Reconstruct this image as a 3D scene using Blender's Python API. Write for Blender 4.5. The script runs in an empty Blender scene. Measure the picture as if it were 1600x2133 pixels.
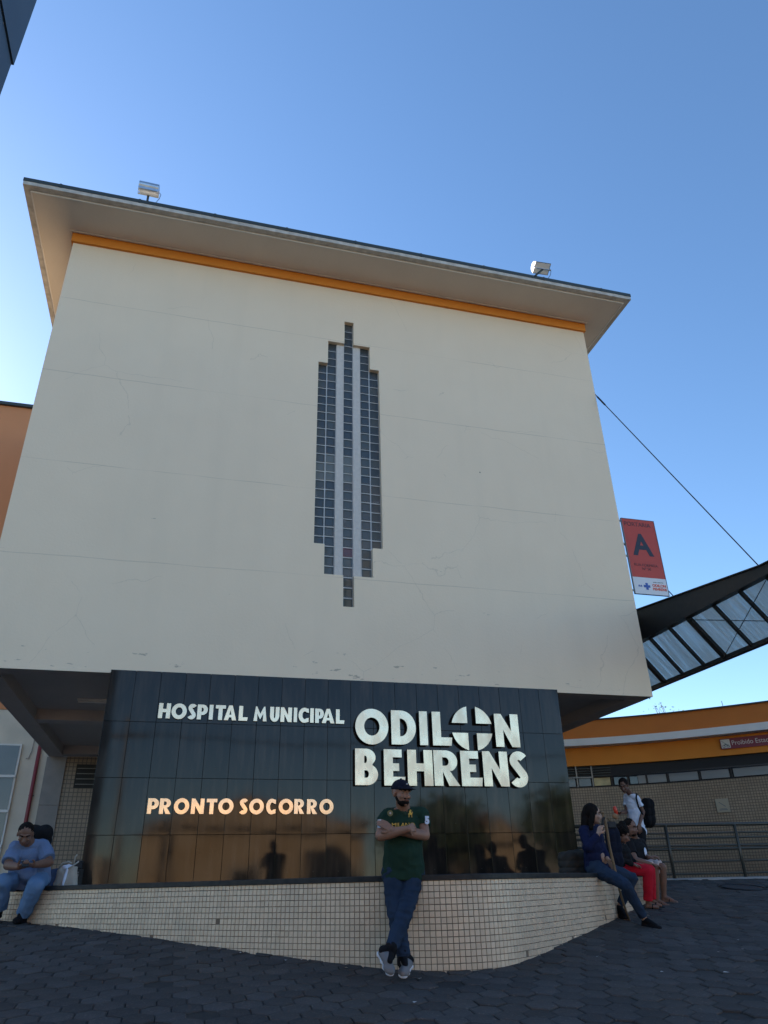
import bpy, bmesh, math, random
from mathutils import Vector, Matrix, noise as mnoise
R = random.Random(7)
S = bpy.context.scene
COL = S.collection
PI = math.pi

# ---------------------------------------------------------------- camera
cd = bpy.data.cameras.new('camera')
cam = bpy.data.objects.new('camera', cd)
COL.objects.link(cam)
cd.sensor_fit = 'HORIZONTAL'; cd.sensor_width = 36.0; cd.lens = 36.0 * 1505 / 1600
cd.clip_start = 0.05; cd.clip_end = 2000
cam.matrix_world = Matrix(((0.96641491, -0.09942337, -0.23697515, 0),
                           (-0.25611485, -0.44851793, -0.8562925, 0),
                           (-0.02115212, 0.88822669, -0.45891822, 0),
                           (0, 0, 0, 1)))
S.camera = cam

# ---------------------------------------------------------------- sky, sun, exposure
SUN_EL = math.radians(26); SX, SY = -0.572, 0.820          # direction towards the sun, seen from above
w = bpy.data.worlds.new('World'); S.world = w; w.use_nodes = True
wn = w.node_tree; wn.nodes.clear()
sk = wn.nodes.new('ShaderNodeTexSky'); sk.sky_type = 'NISHITA'; sk.sun_disc = False
sk.sun_elevation = SUN_EL; sk.sun_rotation = math.atan2(SX, SY)
sk.air_density = 1.0; sk.dust_density = 0.5; sk.ozone_density = 2.2; sk.altitude = 850
bg = wn.nodes.new('ShaderNodeBackground'); bg.inputs[1].default_value = 0.081
wo = wn.nodes.new('ShaderNodeOutputWorld')
hs = wn.nodes.new('ShaderNodeHueSaturation'); hs.inputs['Saturation'].default_value = 1.11; hs.inputs['Hue'].default_value = 0.499
wn.links.new(sk.outputs[0], hs.inputs['Color']); wn.links.new(hs.outputs[0], bg.inputs[0]); wn.links.new(bg.outputs[0], wo.inputs[0])
sl = bpy.data.lights.new('sun', 'SUN'); sl.energy = 5.0; sl.angle = math.radians(0.53); sl.color = (1.0, 0.82, 0.60)
so = bpy.data.objects.new('sun', sl); COL.objects.link(so)
sd = Vector((SX * math.cos(SUN_EL), SY * math.cos(SUN_EL), math.sin(SUN_EL)))
so.rotation_euler = sd.to_track_quat('Z', 'Y').to_euler()
S.view_settings.view_transform = 'Standard'; S.view_settings.look = 'None'
S.view_settings.exposure = 1.86; S.view_settings.gamma = 1.0
S.view_settings.use_curve_mapping = False
S.render.engine = 'CYCLES'

# ---------------------------------------------------------------- materials
def mat(name, c, rough=0.8, metal=0.0, c2=None, nscale=4.0, namt=0.5, bump=0.0, bscale=60.0, spec=0.5,
        detail=5.0, trans=0.0, rvar=0.0, stretch=None, coat=0.0):
    m = bpy.data.materials.new(name); m.use_nodes = True
    nt = m.node_tree; b = nt.nodes['Principled BSDF']
    b.inputs['Base Color'].default_value = (*c, 1); b.inputs['Roughness'].default_value = rough
    b.inputs['Metallic'].default_value = metal; b.inputs['Specular IOR Level'].default_value = spec
    b.inputs['Transmission Weight'].default_value = trans
    b.inputs['Coat Weight'].default_value = coat
    tc = nt.nodes.new('ShaderNodeTexCoord'); vec = tc.outputs['Object']
    if stretch:
        mp = nt.nodes.new('ShaderNodeMapping'); mp.inputs['Scale'].default_value = stretch
        nt.links.new(vec, mp.inputs['Vector']); vec = mp.outputs[0]
    if c2 is not None:
        n = nt.nodes.new('ShaderNodeTexNoise'); n.inputs['Scale'].default_value = nscale; n.inputs['Detail'].default_value = detail
        r = nt.nodes.new('ShaderNodeValToRGB')
        r.color_ramp.elements[0].position = 0.5 - namt * 0.35; r.color_ramp.elements[0].color = (*c, 1)
        r.color_ramp.elements[1].position = 0.5 + namt * 0.35; r.color_ramp.elements[1].color = (*c2, 1)
        nt.links.new(vec, n.inputs['Vector']); nt.links.new(n.outputs['Fac'], r.inputs[0])
        nt.links.new(r.outputs[0], b.inputs['Base Color'])
        if rvar:
            mr = nt.nodes.new('ShaderNodeMapRange'); mr.inputs[1].default_value = .3; mr.inputs[2].default_value = .7
            mr.inputs[3].default_value = rough - rvar; mr.inputs[4].default_value = rough + rvar
            nt.links.new(n.outputs['Fac'], mr.inputs[0]); nt.links.new(mr.outputs[0], b.inputs['Roughness'])
    if bump:
        n2 = nt.nodes.new('ShaderNodeTexNoise'); n2.inputs['Scale'].default_value = bscale; n2.inputs['Detail'].default_value = 4
        bp = nt.nodes.new('ShaderNodeBump'); bp.inputs['Strength'].default_value = bump; bp.inputs['Distance'].default_value = 0.01
        nt.links.new(vec, n2.inputs['Vector']); nt.links.new(n2.outputs['Fac'], bp.inputs['Height'])
        nt.links.new(bp.outputs[0], b.inputs['Normal'])
    return m
def mixcol(m, fac_socket, col):
    """mix a mark of another colour over whatever feeds the base colour"""
    nt = m.node_tree; b = nt.nodes['Principled BSDF']
    mx = nt.nodes.new('ShaderNodeMix'); mx.data_type = 'RGBA'
    inp = b.inputs['Base Color']
    if inp.links: nt.links.new(inp.links[0].from_socket, mx.inputs[6])
    else: mx.inputs[6].default_value = inp.default_value
    mx.inputs[7].default_value = (*col, 1)
    nt.links.new(fac_socket, mx.inputs[0]); nt.links.new(mx.outputs[2], inp)
def math_n(nt, op, a, b_=None, clamp=False):
    n = nt.nodes.new('ShaderNodeMath'); n.operation = op; n.use_clamp = clamp
    for i, v in enumerate((a, b_)):
        if v is None: continue
        if isinstance(v, (int, float)): n.inputs[i].default_value = v
        else: nt.links.new(v, n.inputs[i])
    return n.outputs[0]
def island_var(m, amt, src_random='Object'):
    """small brightness change from one object to the next"""
    nt = m.node_tree; b = nt.nodes['Principled BSDF']
    oi = nt.nodes.new('ShaderNodeObjectInfo') if src_random == 'Object' else nt.nodes.new('ShaderNodeNewGeometry')
    out = oi.outputs['Random'] if src_random == 'Object' else oi.outputs['Random Per Island']
    hs = nt.nodes.new('ShaderNodeHueSaturation')
    v = math_n(nt, 'MULTIPLY_ADD', out, amt * 2); nt.nodes[-1].inputs[2].default_value = 1 - amt
    inp = b.inputs['Base Color']
    if inp.links: nt.links.new(inp.links[0].from_socket, hs.inputs['Color'])
    else: hs.inputs['Color'].default_value = inp.default_value
    nt.links.new(v, hs.inputs['Value']); nt.links.new(hs.outputs[0], inp)
M = {}
M['cream'] = mat('cream_render', (0.745, 0.61, 0.455), 0.9, c2=(0.785, 0.65, 0.49), nscale=1.3, namt=1.2, bump=0.25, bscale=30)
def dress_cream(m):
    nt = m.node_tree
    tc = nt.nodes.new('ShaderNodeTexCoord'); sp = nt.nodes.new('ShaderNodeSeparateXYZ'); nt.links.new(tc.outputs['Object'], sp.inputs[0])
    # hairline pour joints at five heights, broken up by noise
    nz = nt.nodes.new('ShaderNodeTexNoise'); nz.inputs['Scale'].default_value = 0.8; nt.links.new(tc.outputs['Object'], nz.inputs['Vector'])
    wob = nt.nodes.new('ShaderNodeTexNoise'); wob.inputs['Scale'].default_value = 1.2; wob.inputs['Detail'].default_value = 8; nt.links.new(tc.outputs['Object'], wob.inputs['Vector'])
    zz = math_n(nt, 'ADD', sp.outputs['Z'], math_n(nt, 'MULTIPLY', math_n(nt, 'SUBTRACT', wob.outputs['Fac'], 0.5), 0.05))
    tot = None
    for h in (10.37, 8.61, 6.70, 4.93):
        d = math_n(nt, 'ABSOLUTE', math_n(nt, 'SUBTRACT', zz, h))
        k = math_n(nt, 'LESS_THAN', d, 0.0075)
        tot = k if tot is None else math_n(nt, 'MAXIMUM', tot, k)
    br = nt.nodes.new('ShaderNodeMapRange'); br.inputs[1].default_value = .40; br.inputs[2].default_value = .55
    br.inputs[3].default_value = 0.05; br.inputs[4].default_value = 0.22
    nt.links.new(nz.outputs['Fac'], br.inputs[0])
    mixcol(m, math_n(nt, 'MULTIPLY', tot, br.outputs[0]), (0.10, 0.085, 0.07))
    # peeling scars along the lower edge and a few pits
    v = nt.nodes.new('ShaderNodeTexNoise'); v.inputs['Scale'].default_value = 2.6; v.inputs['Detail'].default_value = 9; v.inputs['Roughness'].default_value = .62
    mp = nt.nodes.new('ShaderNodeMapping'); mp.inputs['Scale'].default_value = (1, 1, 3.5); nt.links.new(tc.outputs['Object'], mp.inputs[0]); nt.links.new(mp.outputs[0], v.inputs['Vector'])
    low = nt.nodes.new('ShaderNodeMapRange'); low.inputs[1].default_value = 3.1; low.inputs[2].default_value = 3.9
    low.inputs[3].default_value = 0.635; low.inputs[4].default_value = 0.745
    nt.links.new(sp.outputs['Z'], low.inputs[0])
    sc = math_n(nt, 'GREATER_THAN', v.outputs['Fac'], low.outputs[0])
    mixcol(m, math_n(nt, 'MULTIPLY', sc, 0.55), (0.22, 0.19, 0.16))
    vo = nt.nodes.new('ShaderNodeTexVoronoi'); vo.inputs['Scale'].default_value = 0.75; nt.links.new(tc.outputs['Object'], vo.inputs['Vector'])
    pit = math_n(nt, 'LESS_THAN', vo.outputs['Distance'], 0.022)
    mixcol(m, math_n(nt, 'MULTIPLY', pit, 0.7), (0.14, 0.12, 0.10))
    ck = nt.nodes.new('ShaderNodeTexVoronoi'); ck.feature = 'DISTANCE_TO_EDGE'; ck.inputs['Scale'].default_value = .55
    wv = nt.nodes.new('ShaderNodeVectorMath'); wv.operation = 'MULTIPLY_ADD'; wv.inputs[1].default_value = (.5, .5, .5); nt.links.new(wob.outputs['Color'], wv.inputs[0]); nt.links.new(tc.outputs['Object'], wv.inputs[2]); nt.links.new(wv.outputs[0], ck.inputs['Vector'])
    cm = math_n(nt, 'MULTIPLY', math_n(nt, 'LESS_THAN', ck.outputs['Distance'], .0022), math_n(nt, 'GREATER_THAN', nz.outputs['Fac'], .56))
    mixcol(m, math_n(nt, 'MULTIPLY', cm, .16), (0.20, 0.165, 0.13))
    # broad faint washes, stretched downwards by rain
    st = nt.nodes.new('ShaderNodeTexNoise'); st.inputs['Scale'].default_value = 1.0; st.inputs['Detail'].default_value = 6
    mp2 = nt.nodes.new('ShaderNodeMapping'); mp2.inputs['Scale'].default_value = (2.2, 2.2, .22); nt.links.new(tc.outputs['Object'], mp2.inputs[0]); nt.links.new(mp2.outputs[0], st.inputs['Vector'])
    f = nt.nodes.new('ShaderNodeMapRange'); f.inputs[1].default_value = .5; f.inputs[2].default_value = .75; f.inputs[3].default_value = 0; f.inputs[4].default_value = .09
    nt.links.new(st.outputs['Fac'], f.inputs[0]); mixcol(m, f.outputs[0], (0.52, 0.45, 0.35))
dress_cream(M['cream'])
M['soffit'] = mat('soffit_paint', (0.58, 0.525, 0.455), 0.9, c2=(0.66, 0.60, 0.52), nscale=1.5, namt=1.1, bump=0.3, bscale=14)
M['orange'] = mat('orange_paint', (0.62, 0.20, 0.018), 0.75, c2=(0.68, 0.235, 0.024), nscale=2, namt=1, bump=0.1)
M['orange_wall'] = mat('orange_wall_paint', (0.56, 0.175, 0.03), 0.85, c2=(0.50, 0.15, 0.028), nscale=2.2, namt=1, bump=0.2)
M['orange_left'] = mat('faded_orange_paint', (0.60, 0.25, 0.115), 0.9, c2=(0.55, 0.225, 0.10), nscale=1.1, namt=1, bump=0.2)
M['white'] = mat('white_paint', (0.72, 0.71, 0.69), 0.7, c2=(0.62, 0.60, 0.57), nscale=3, namt=1, bump=0.15)
M['dirty_white'] = mat('weathered_white_concrete', (0.62, 0.59, 0.54), 0.9, c2=(0.30, 0.275, 0.245), nscale=7, namt=0.9, detail=9, bump=0.5, bscale=40)
M['dark_metal'] = mat('dark_flashing', (0.045, 0.055, 0.055), 0.5, 0.3)
M['black_steel'] = mat('black_steel', (0.012, 0.012, 0.014), 0.45, 0.2, c2=(0.02, 0.02, 0.022), nscale=9)
M['granite'] = mat('polished_black_granite', (0.008, 0.0065, 0.006), 0.060, c2=(0.020, 0.015, 0.012), nscale=2.2, namt=1.0, spec=0.29, rvar=0.03, detail=8)
def dress_granite(m):
    nt = m.node_tree
    tc = nt.nodes.new('ShaderNodeTexCoord')
    mp = nt.nodes.new('ShaderNodeMapping'); mp.inputs['Scale'].default_value = (7, 7, .9); nt.links.new(tc.outputs['Object'], mp.inputs[0])
    oi = nt.nodes.new('ShaderNodeObjectInfo'); ad = nt.nodes.new('ShaderNodeVectorMath'); ad.operation = 'ADD'
    sc = nt.nodes.new('ShaderNodeVectorMath'); sc.operation = 'SCALE'; sc.inputs[3].default_value = 1.0
    nt.links.new(oi.outputs['Location'], sc.inputs[0]); nt.links.new(mp.outputs[0], ad.inputs[0]); nt.links.new(sc.outputs[0], ad.inputs[1])
    n = nt.nodes.new('ShaderNodeTexNoise'); n.inputs['Scale'].default_value = 1.6; n.inputs['Detail'].default_value = 7; nt.links.new(ad.outputs[0], n.inputs['Vector'])
    f = nt.nodes.new('ShaderNodeMapRange'); f.inputs[1].default_value = .46; f.inputs[2].default_value = .80; f.inputs[3].default_value = 0; f.inputs[4].default_value = .45
    nt.links.new(n.outputs['Fac'], f.inputs[0]); mixcol(m, f.outputs[0], (0.085, 0.058, 0.040))
dress_granite(M['granite'])
island_var(M['granite'], 0.25)
M['granite_plain'] = mat('black_granite_slab', (0.010, 0.010, 0.012), 0.45, spec=0.22, c2=(0.03, 0.028, 0.026), nscale=12)
M['steel'] = mat('brushed_steel', (0.76, 0.585, 0.41), 0.27, 1.0, c2=(0.54, 0.41, 0.285), nscale=2.2, namt=1.1, rvar=0.10, stretch=(2, 1.2, 1))
M['steel_side'] = mat('steel_letter_side', (0.05, 0.045, 0.04), 0.5, 0.8)
M['grout'] = mat('dark_grout', (0.14, 0.10, 0.068), 0.95, c2=(0.20, 0.15, 0.105), nscale=20)
M['tile'] = mat('cream_glazed_tile', (0.68, 0.53, 0.375), 0.30, c2=(0.60, 0.465, 0.33), nscale=6, namt=1, spec=0.45, rvar=0.08)
def dress_tile(m):
    nt = m.node_tree
    ge = nt.nodes.new('ShaderNodeNewGeometry')
    sp = nt.nodes.new('ShaderNodeSeparateXYZ'); nt.links.new(ge.outputs['Position'], sp.inputs[0])
    n = nt.nodes.new('ShaderNodeTexNoise'); n.inputs['Scale'].default_value = 6.0; n.inputs['Detail'].default_value = 9; n.inputs['Roughness'].default_value = .75
    mp = nt.nodes.new('ShaderNodeMapping'); mp.inputs['Scale'].default_value = (1, 1, 3.6); nt.links.new(ge.outputs['Position'], mp.inputs[0]); nt.links.new(mp.outputs[0], n.inputs['Vector'])
    # scuffs gather on the nose of the bench, a hand above the paving
    dx = math_n(nt, 'ABSOLUTE', math_n(nt, 'SUBTRACT', sp.outputs['X'], 2.95)); dz = math_n(nt, 'ABSOLUTE', math_n(nt, 'ADD', sp.outputs['Z'], 0.16))
    near = math_n(nt, 'ADD', math_n(nt, 'MULTIPLY', dx, 0.30), math_n(nt, 'MULTIPLY', dz, 0.75))
    th = math_n(nt, 'ADD', 0.60, math_n(nt, 'MINIMUM', near, 0.165))
    sm = nt.nodes.new('ShaderNodeMapRange'); sm.inputs[1].default_value = 0; sm.inputs[2].default_value = .03
    nt.links.new(math_n(nt, 'SUBTRACT', n.outputs['Fac'], th), sm.inputs[0])
    mixcol(m, math_n(nt, 'MULTIPLY', sm.outputs[0], 0.9), (0.03, 0.027, 0.025))
    n3 = nt.nodes.new('ShaderNodeTexNoise'); n3.inputs['Scale'].default_value = 1.7; n3.inputs['Detail'].default_value = 6; nt.links.new(ge.outputs['Position'], n3.inputs['Vector'])
    f = nt.nodes.new('ShaderNodeMapRange'); f.inputs[1].default_value = .5; f.inputs[2].default_value = .75; f.inputs[3].default_value = 0; f.inputs[4].default_value = .35
    nt.links.new(n3.outputs['Fac'], f.inputs[0]); mixcol(m, f.outputs[0], (0.30, 0.25, 0.19))
dress_tile(M['tile']); 
M['tile_many'] = M['tile'].copy(); M['tile_many'].name = 'cream_glazed_tile_field'
island_var(M['tile'], 0.08); island_var(M['tile_many'], 0.08, 'Island')
M['paver'] = mat('dark_concrete_paver', (0.044, 0.040, 0.039), 0.92, c2=(0.078, 0.070, 0.066), nscale=5, namt=1.0, detail=9, bump=0.7, bscale=45, spec=.25)
def dress_paver(m):
    nt = m.node_tree; ge = nt.nodes.new('ShaderNodeNewGeometry')
    n = nt.nodes.new('ShaderNodeTexNoise'); n.inputs['Scale'].default_value = .9; n.inputs['Detail'].default_value = 7; nt.links.new(ge.outputs['Position'], n.inputs['Vector'])
    f = nt.nodes.new('ShaderNodeMapRange'); f.inputs[1].default_value = .45; f.inputs[2].default_value = .72; f.inputs[3].default_value = 0; f.inputs[4].default_value = .6
    nt.links.new(n.outputs['Fac'], f.inputs[0]); mixcol(m, f.outputs[0], (0.080, 0.062, 0.048))
    vo = nt.nodes.new('ShaderNodeTexVoronoi'); vo.inputs['Scale'].default_value = 2.4; nt.links.new(ge.outputs['Position'], vo.inputs['Vector'])
    mixcol(m, math_n(nt, 'MULTIPLY', math_n(nt, 'LESS_THAN', vo.outputs['Distance'], .055), .55), (0.022, 0.020, 0.018))
    n5 = nt.nodes.new('ShaderNodeTexNoise'); n5.inputs['Scale'].default_value = 55; n5.inputs['Detail'].default_value = 3; nt.links.new(ge.outputs['Position'], n5.inputs['Vector'])
    mixcol(m, math_n(nt, 'MULTIPLY', math_n(nt, 'GREATER_THAN', n5.outputs['Fac'], .64), .5), (0.14, 0.125, 0.11))
dress_paver(M['paver'])
M['paver_many'] = M['paver'].copy(); M['paver_many'].name = 'dark_concrete_paver_field'
island_var(M['paver'], 0.22); island_var(M['paver_many'], 0.22, 'Island')
M['joint'] = mat('paving_joint_sand', (0.020, 0.018, 0.017), 0.95, c2=(0.035, 0.030, 0.026), nscale=20)
M['asphalt'] = mat('asphalt', (0.05, 0.05, 0.052), 0.9, c2=(0.07, 0.068, 0.066), nscale=3, bump=0.4, bscale=80)
M['concrete'] = mat('grey_concrete', (0.32, 0.28, 0.25), 0.9, c2=(0.22, 0.205, 0.19), nscale=4, namt=1, bump=0.4)
M['under'] = mat('grey_ceiling_paint', (0.42, 0.37, 0.34), 0.9, c2=(0.36, 0.32, 0.295), nscale=2, namt=1, bump=0.2)
def mosaic_mat(name, c1, c2, cm, pitch, axis):
    """small mosaic too fine to pick apart from here"""
    m = bpy.data.materials.new(name); m.use_nodes = True; nt = m.node_tree; b = nt.nodes['Principled BSDF']
    uv = nt.nodes.new('ShaderNodeUVMap')
    br = nt.nodes.new('ShaderNodeTexBrick'); br.offset = 0.0; br.squash = 1.0
    br.inputs['Color1'].default_value = (*c1, 1); br.inputs['Color2'].default_value = (*c2, 1); br.inputs['Mortar'].default_value = (*cm, 1)
    br.inputs['Scale'].default_value = 1.0 / pitch; br.inputs['Mortar Size'].default_value = 0.10; br.inputs['Mortar Smooth'].default_value = 0.15
    br.inputs['Brick Width'].default_value = 1.0; br.inputs['Row Height'].default_value = 1.0; br.inputs['Bias'].default_value = 0
    nt.links.new(uv.outputs[0], br.inputs['Vector']); 
    n = nt.nodes.new('ShaderNodeTexNoise'); n.inputs['Scale'].default_value = 1.1; n.inputs['Detail'].default_value = 6; nt.links.new(uv.outputs[0], n.inputs['Vector'])
    mx = nt.nodes.new('ShaderNodeMix'); mx.data_type = 'RGBA'; mx.blend_type = 'MULTIPLY'; mx.inputs[0].default_value = 1
    rp = nt.nodes.new('ShaderNodeValToRGB'); rp.color_ramp.elements[0].position = .3; rp.color_ramp.elements[0].color = (.78, .76, .74, 1); rp.color_ramp.elements[1].position = .7
    nt.links.new(n.outputs['Fac'], rp.inputs[0]); nt.links.new(br.outputs['Color'], mx.inputs[6]); nt.links.new(rp.outputs[0], mx.inputs[7])
    nt.links.new(mx.outputs[2], b.inputs['Base Color'])
    b.inputs['Roughness'].default_value = 0.35; b.inputs['Specular IOR Level'].default_value = 0.4
    bp = nt.nodes.new('ShaderNodeBump'); bp.inputs['Strength'].default_value = .6; bp.inputs['Distance'].default_value = .004; bp.invert = True
    nt.links.new(br.outputs['Fac'], bp.inputs['Height']); nt.links.new(bp.outputs[0], b.inputs['Normal'])
    return m
M['mosaic_wing'] = mosaic_mat('beige_mosaic', (0.33, 0.24, 0.155), (0.285, 0.205, 0.13), (0.10, 0.075, 0.055), 0.06, 'x')
M['mosaic_under'] = mosaic_mat('brown_mosaic', (0.30, 0.22, 0.155), (0.26, 0.19, 0.135), (0.10, 0.085, 0.07), 0.10, 'x')
M['glass_dark'] = mat('window_glass_dark', (0.02, 0.024, 0.026), 0.06, spec=0.7)
M['glass_frost'] = mat('frosted_window_glass', (0.30, 0.32, 0.32), 0.30, c2=(0.14, 0.15, 0.155), nscale=1.4, namt=1.3, spec=0.5, stretch=(.5, .5, 3))
M['glass_blind'] = mat('window_with_yellow_blind', (0.62, 0.50, 0.24), 0.4, c2=(0.30, 0.24, 0.12), nscale=5, namt=0.6)
M['glass_grey'] = mat('grey_window_glass', (0.115, 0.125, 0.135), 0.15, c2=(0.09, 0.10, 0.11), nscale=2)
M['black'] = mat('matt_black', (0.010, 0.010, 0.011), 0.7)
M['alu'] = mat('grey_aluminium', (0.16, 0.165, 0.165), 0.4, 0.6)
M['rail'] = mat('dark_olive_rail_paint', (0.035, 0.036, 0.028), 0.4, 0.1, c2=(0.05, 0.045, 0.035), nscale=9)
def gb_mat(name, c, c2):
    return mat(name, c, 0.16, c2=c2, nscale=3, namt=1.2, spec=0.6)
GB = [gb_mat('glass_block_blue', (0.045, 0.053, 0.058), (0.070, 0.080, 0.084)),
      gb_mat('glass_block_grey', (0.065, 0.072, 0.070), (0.10, 0.105, 0.098)),
      gb_mat('glass_block_pale', (0.12, 0.128, 0.118), (0.17, 0.175, 0.16)),
      gb_mat('glass_block_olive', (0.075, 0.070, 0.060), (0.11, 0.10, 0.088)),
      gb_mat('glass_block_reddish', (0.15, 0.06, 0.065), (0.11, 0.06, 0.06))]
M['gb_mortar'] = mat('white_mortar', (0.60, 0.61, 0.62), 0.85, c2=(0.52, 0.53, 0.54), nscale=8)
M['gb_strip'] = mat('white_strip_plaster', (0.62, 0.585, 0.55), 0.9, c2=(0.46, 0.43, 0.40), nscale=14, namt=1.1, detail=8, bump=0.6, bscale=30)
M['canopy_glass'] = None
def canopy_glass():
    m = bpy.data.materials.new('dusty_canopy_glass'); m.use_nodes = True; nt = m.node_tree; nt.nodes.clear()
    o = nt.nodes.new('ShaderNodeOutputMaterial'); tr = nt.nodes.new('ShaderNodeBsdfTransparent'); tr.inputs[0].default_value = (.70, .76, .78, 1)
    tl = nt.nodes.new('ShaderNodeBsdfTranslucent'); tl.inputs[0].default_value = (.80, .80, .76, 1)
    df = nt.nodes.new('ShaderNodeBsdfDiffuse'); df.inputs[0].default_value = (.45, .47, .47, 1)
    gl = nt.nodes.new('ShaderNodeBsdfGlossy'); gl.inputs['Roughness'].default_value = .12
    m1 = nt.nodes.new('ShaderNodeMixShader'); m1.inputs[0].default_value = .5
    nt.links.new(tl.outputs[0], m1.inputs[1]); nt.links.new(df.outputs[0], m1.inputs[2])
    tc = nt.nodes.new('ShaderNodeTexCoord'); mp = nt.nodes.new('ShaderNodeMapping'); mp.inputs['Scale'].default_value = (.7, 9, .7)
    n = nt.nodes.new('ShaderNodeTexNoise'); n.inputs['Scale'].default_value = 1.5; n.inputs['Detail'].default_value = 7
    nt.links.new(tc.outputs['Object'], mp.inputs[0]); nt.links.new(mp.outputs[0], n.inputs['Vector'])
    mr = nt.nodes.new('ShaderNodeMapRange'); mr.inputs[1].default_value = .3; mr.inputs[2].default_value = .72; mr.inputs[3].default_value = .45; mr.inputs[4].default_value = .90
    nt.links.new(n.outputs['Fac'], mr.inputs[0])
    m2 = nt.nodes.new('ShaderNodeMixShader'); nt.links.new(mr.outputs[0], m2.inputs[0]); nt.links.new(tr.outputs[0], m2.inputs[1]); nt.links.new(m1.outputs[0], m2.inputs[2])
    m3 = nt.nodes.new('ShaderNodeMixShader'); m3.inputs[0].default_value = .06; nt.links.new(m2.outputs[0], m3.inputs[1]); nt.links.new(gl.outputs[0], m3.inputs[2])
    nt.links.new(m3.outputs[0], o.inputs[0]); return m
M['canopy_glass'] = canopy_glass()
M['banner_red'] = mat('banner_red', (0.46, 0.042, 0.020), 0.5, c2=(0.42, 0.038, 0.018), nscale=2)
M['banner_white'] = mat('banner_white', (0.62, 0.63, 0.66), 0.45)
M['print_navy'] = mat('print_navy', (0.008, 0.009, 0.022), 0.5)
M['print_dark'] = mat('print_dark_red', (0.045, 0.006, 0.008), 0.5)
M['print_blue'] = mat('print_blue', (0.03, 0.09, 0.35), 0.5)
M['print_red'] = mat('print_red', (0.60, 0.08, 0.035), 0.5)
M['sign_maroon'] = mat('maroon_sign', (0.20, 0.030, 0.05), 0.5)
M['print_white'] = mat('print_white', (0.62, 0.59, 0.55), 0.5)
M['paper'] = mat('yellowed_paper', (0.36, 0.31, 0.22), 0.8)
M['print_grey'] = mat('print_grey', (0.10, 0.12, 0.14), 0.5)
M['pipe_red'] = mat('dark_red_pipe', (0.22, 0.030, 0.035), 0.5)
M['silver'] = mat('aluminium_lamp_shell', (0.62, 0.63, 0.65), 0.30, 0.9, c2=(0.5, 0.51, 0.53), nscale=6)
M['lampglass'] = mat('lamp_glass', (0.75, 0.76, 0.76), 0.12, spec=0.6)
M['cladding'] = mat('blue_grey_metal_cladding', (0.050, 0.075, 0.105), 0.55, 0.1, c2=(0.04, 0.062, 0.09), nscale=1.5)
M['tan_wall'] = mat('tan_house_wall', (0.64, 0.48, 0.33), 0.9, c2=(0.52, 0.36, 0.21), nscale=1.5, bump=.2)
M['pale_wall'] = mat('pale_house_wall', (0.68, 0.60, 0.49), 0.9, c2=(0.55, 0.49, 0.40), nscale=1.5, bump=.2)
M['roof_tile'] = mat('clay_roof', (0.30, 0.12, 0.06), 0.85, c2=(0.22, 0.09, 0.05), nscale=8, bump=.4)
M['wood_door'] = mat('brown_door', (0.12, 0.06, 0.03), 0.6)
M['leaf'] = mat('leaf_green', (0.045, 0.085, 0.028), 0.6, c2=(0.075, 0.11, 0.035), nscale=2)
M['bark'] = mat('bark', (0.10, 0.075, 0.055), 0.9, c2=(0.06, 0.045, 0.035), nscale=12)
M['litter'] = mat('white_paper', (0.62, 0.62, 0.60), 0.8)

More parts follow.
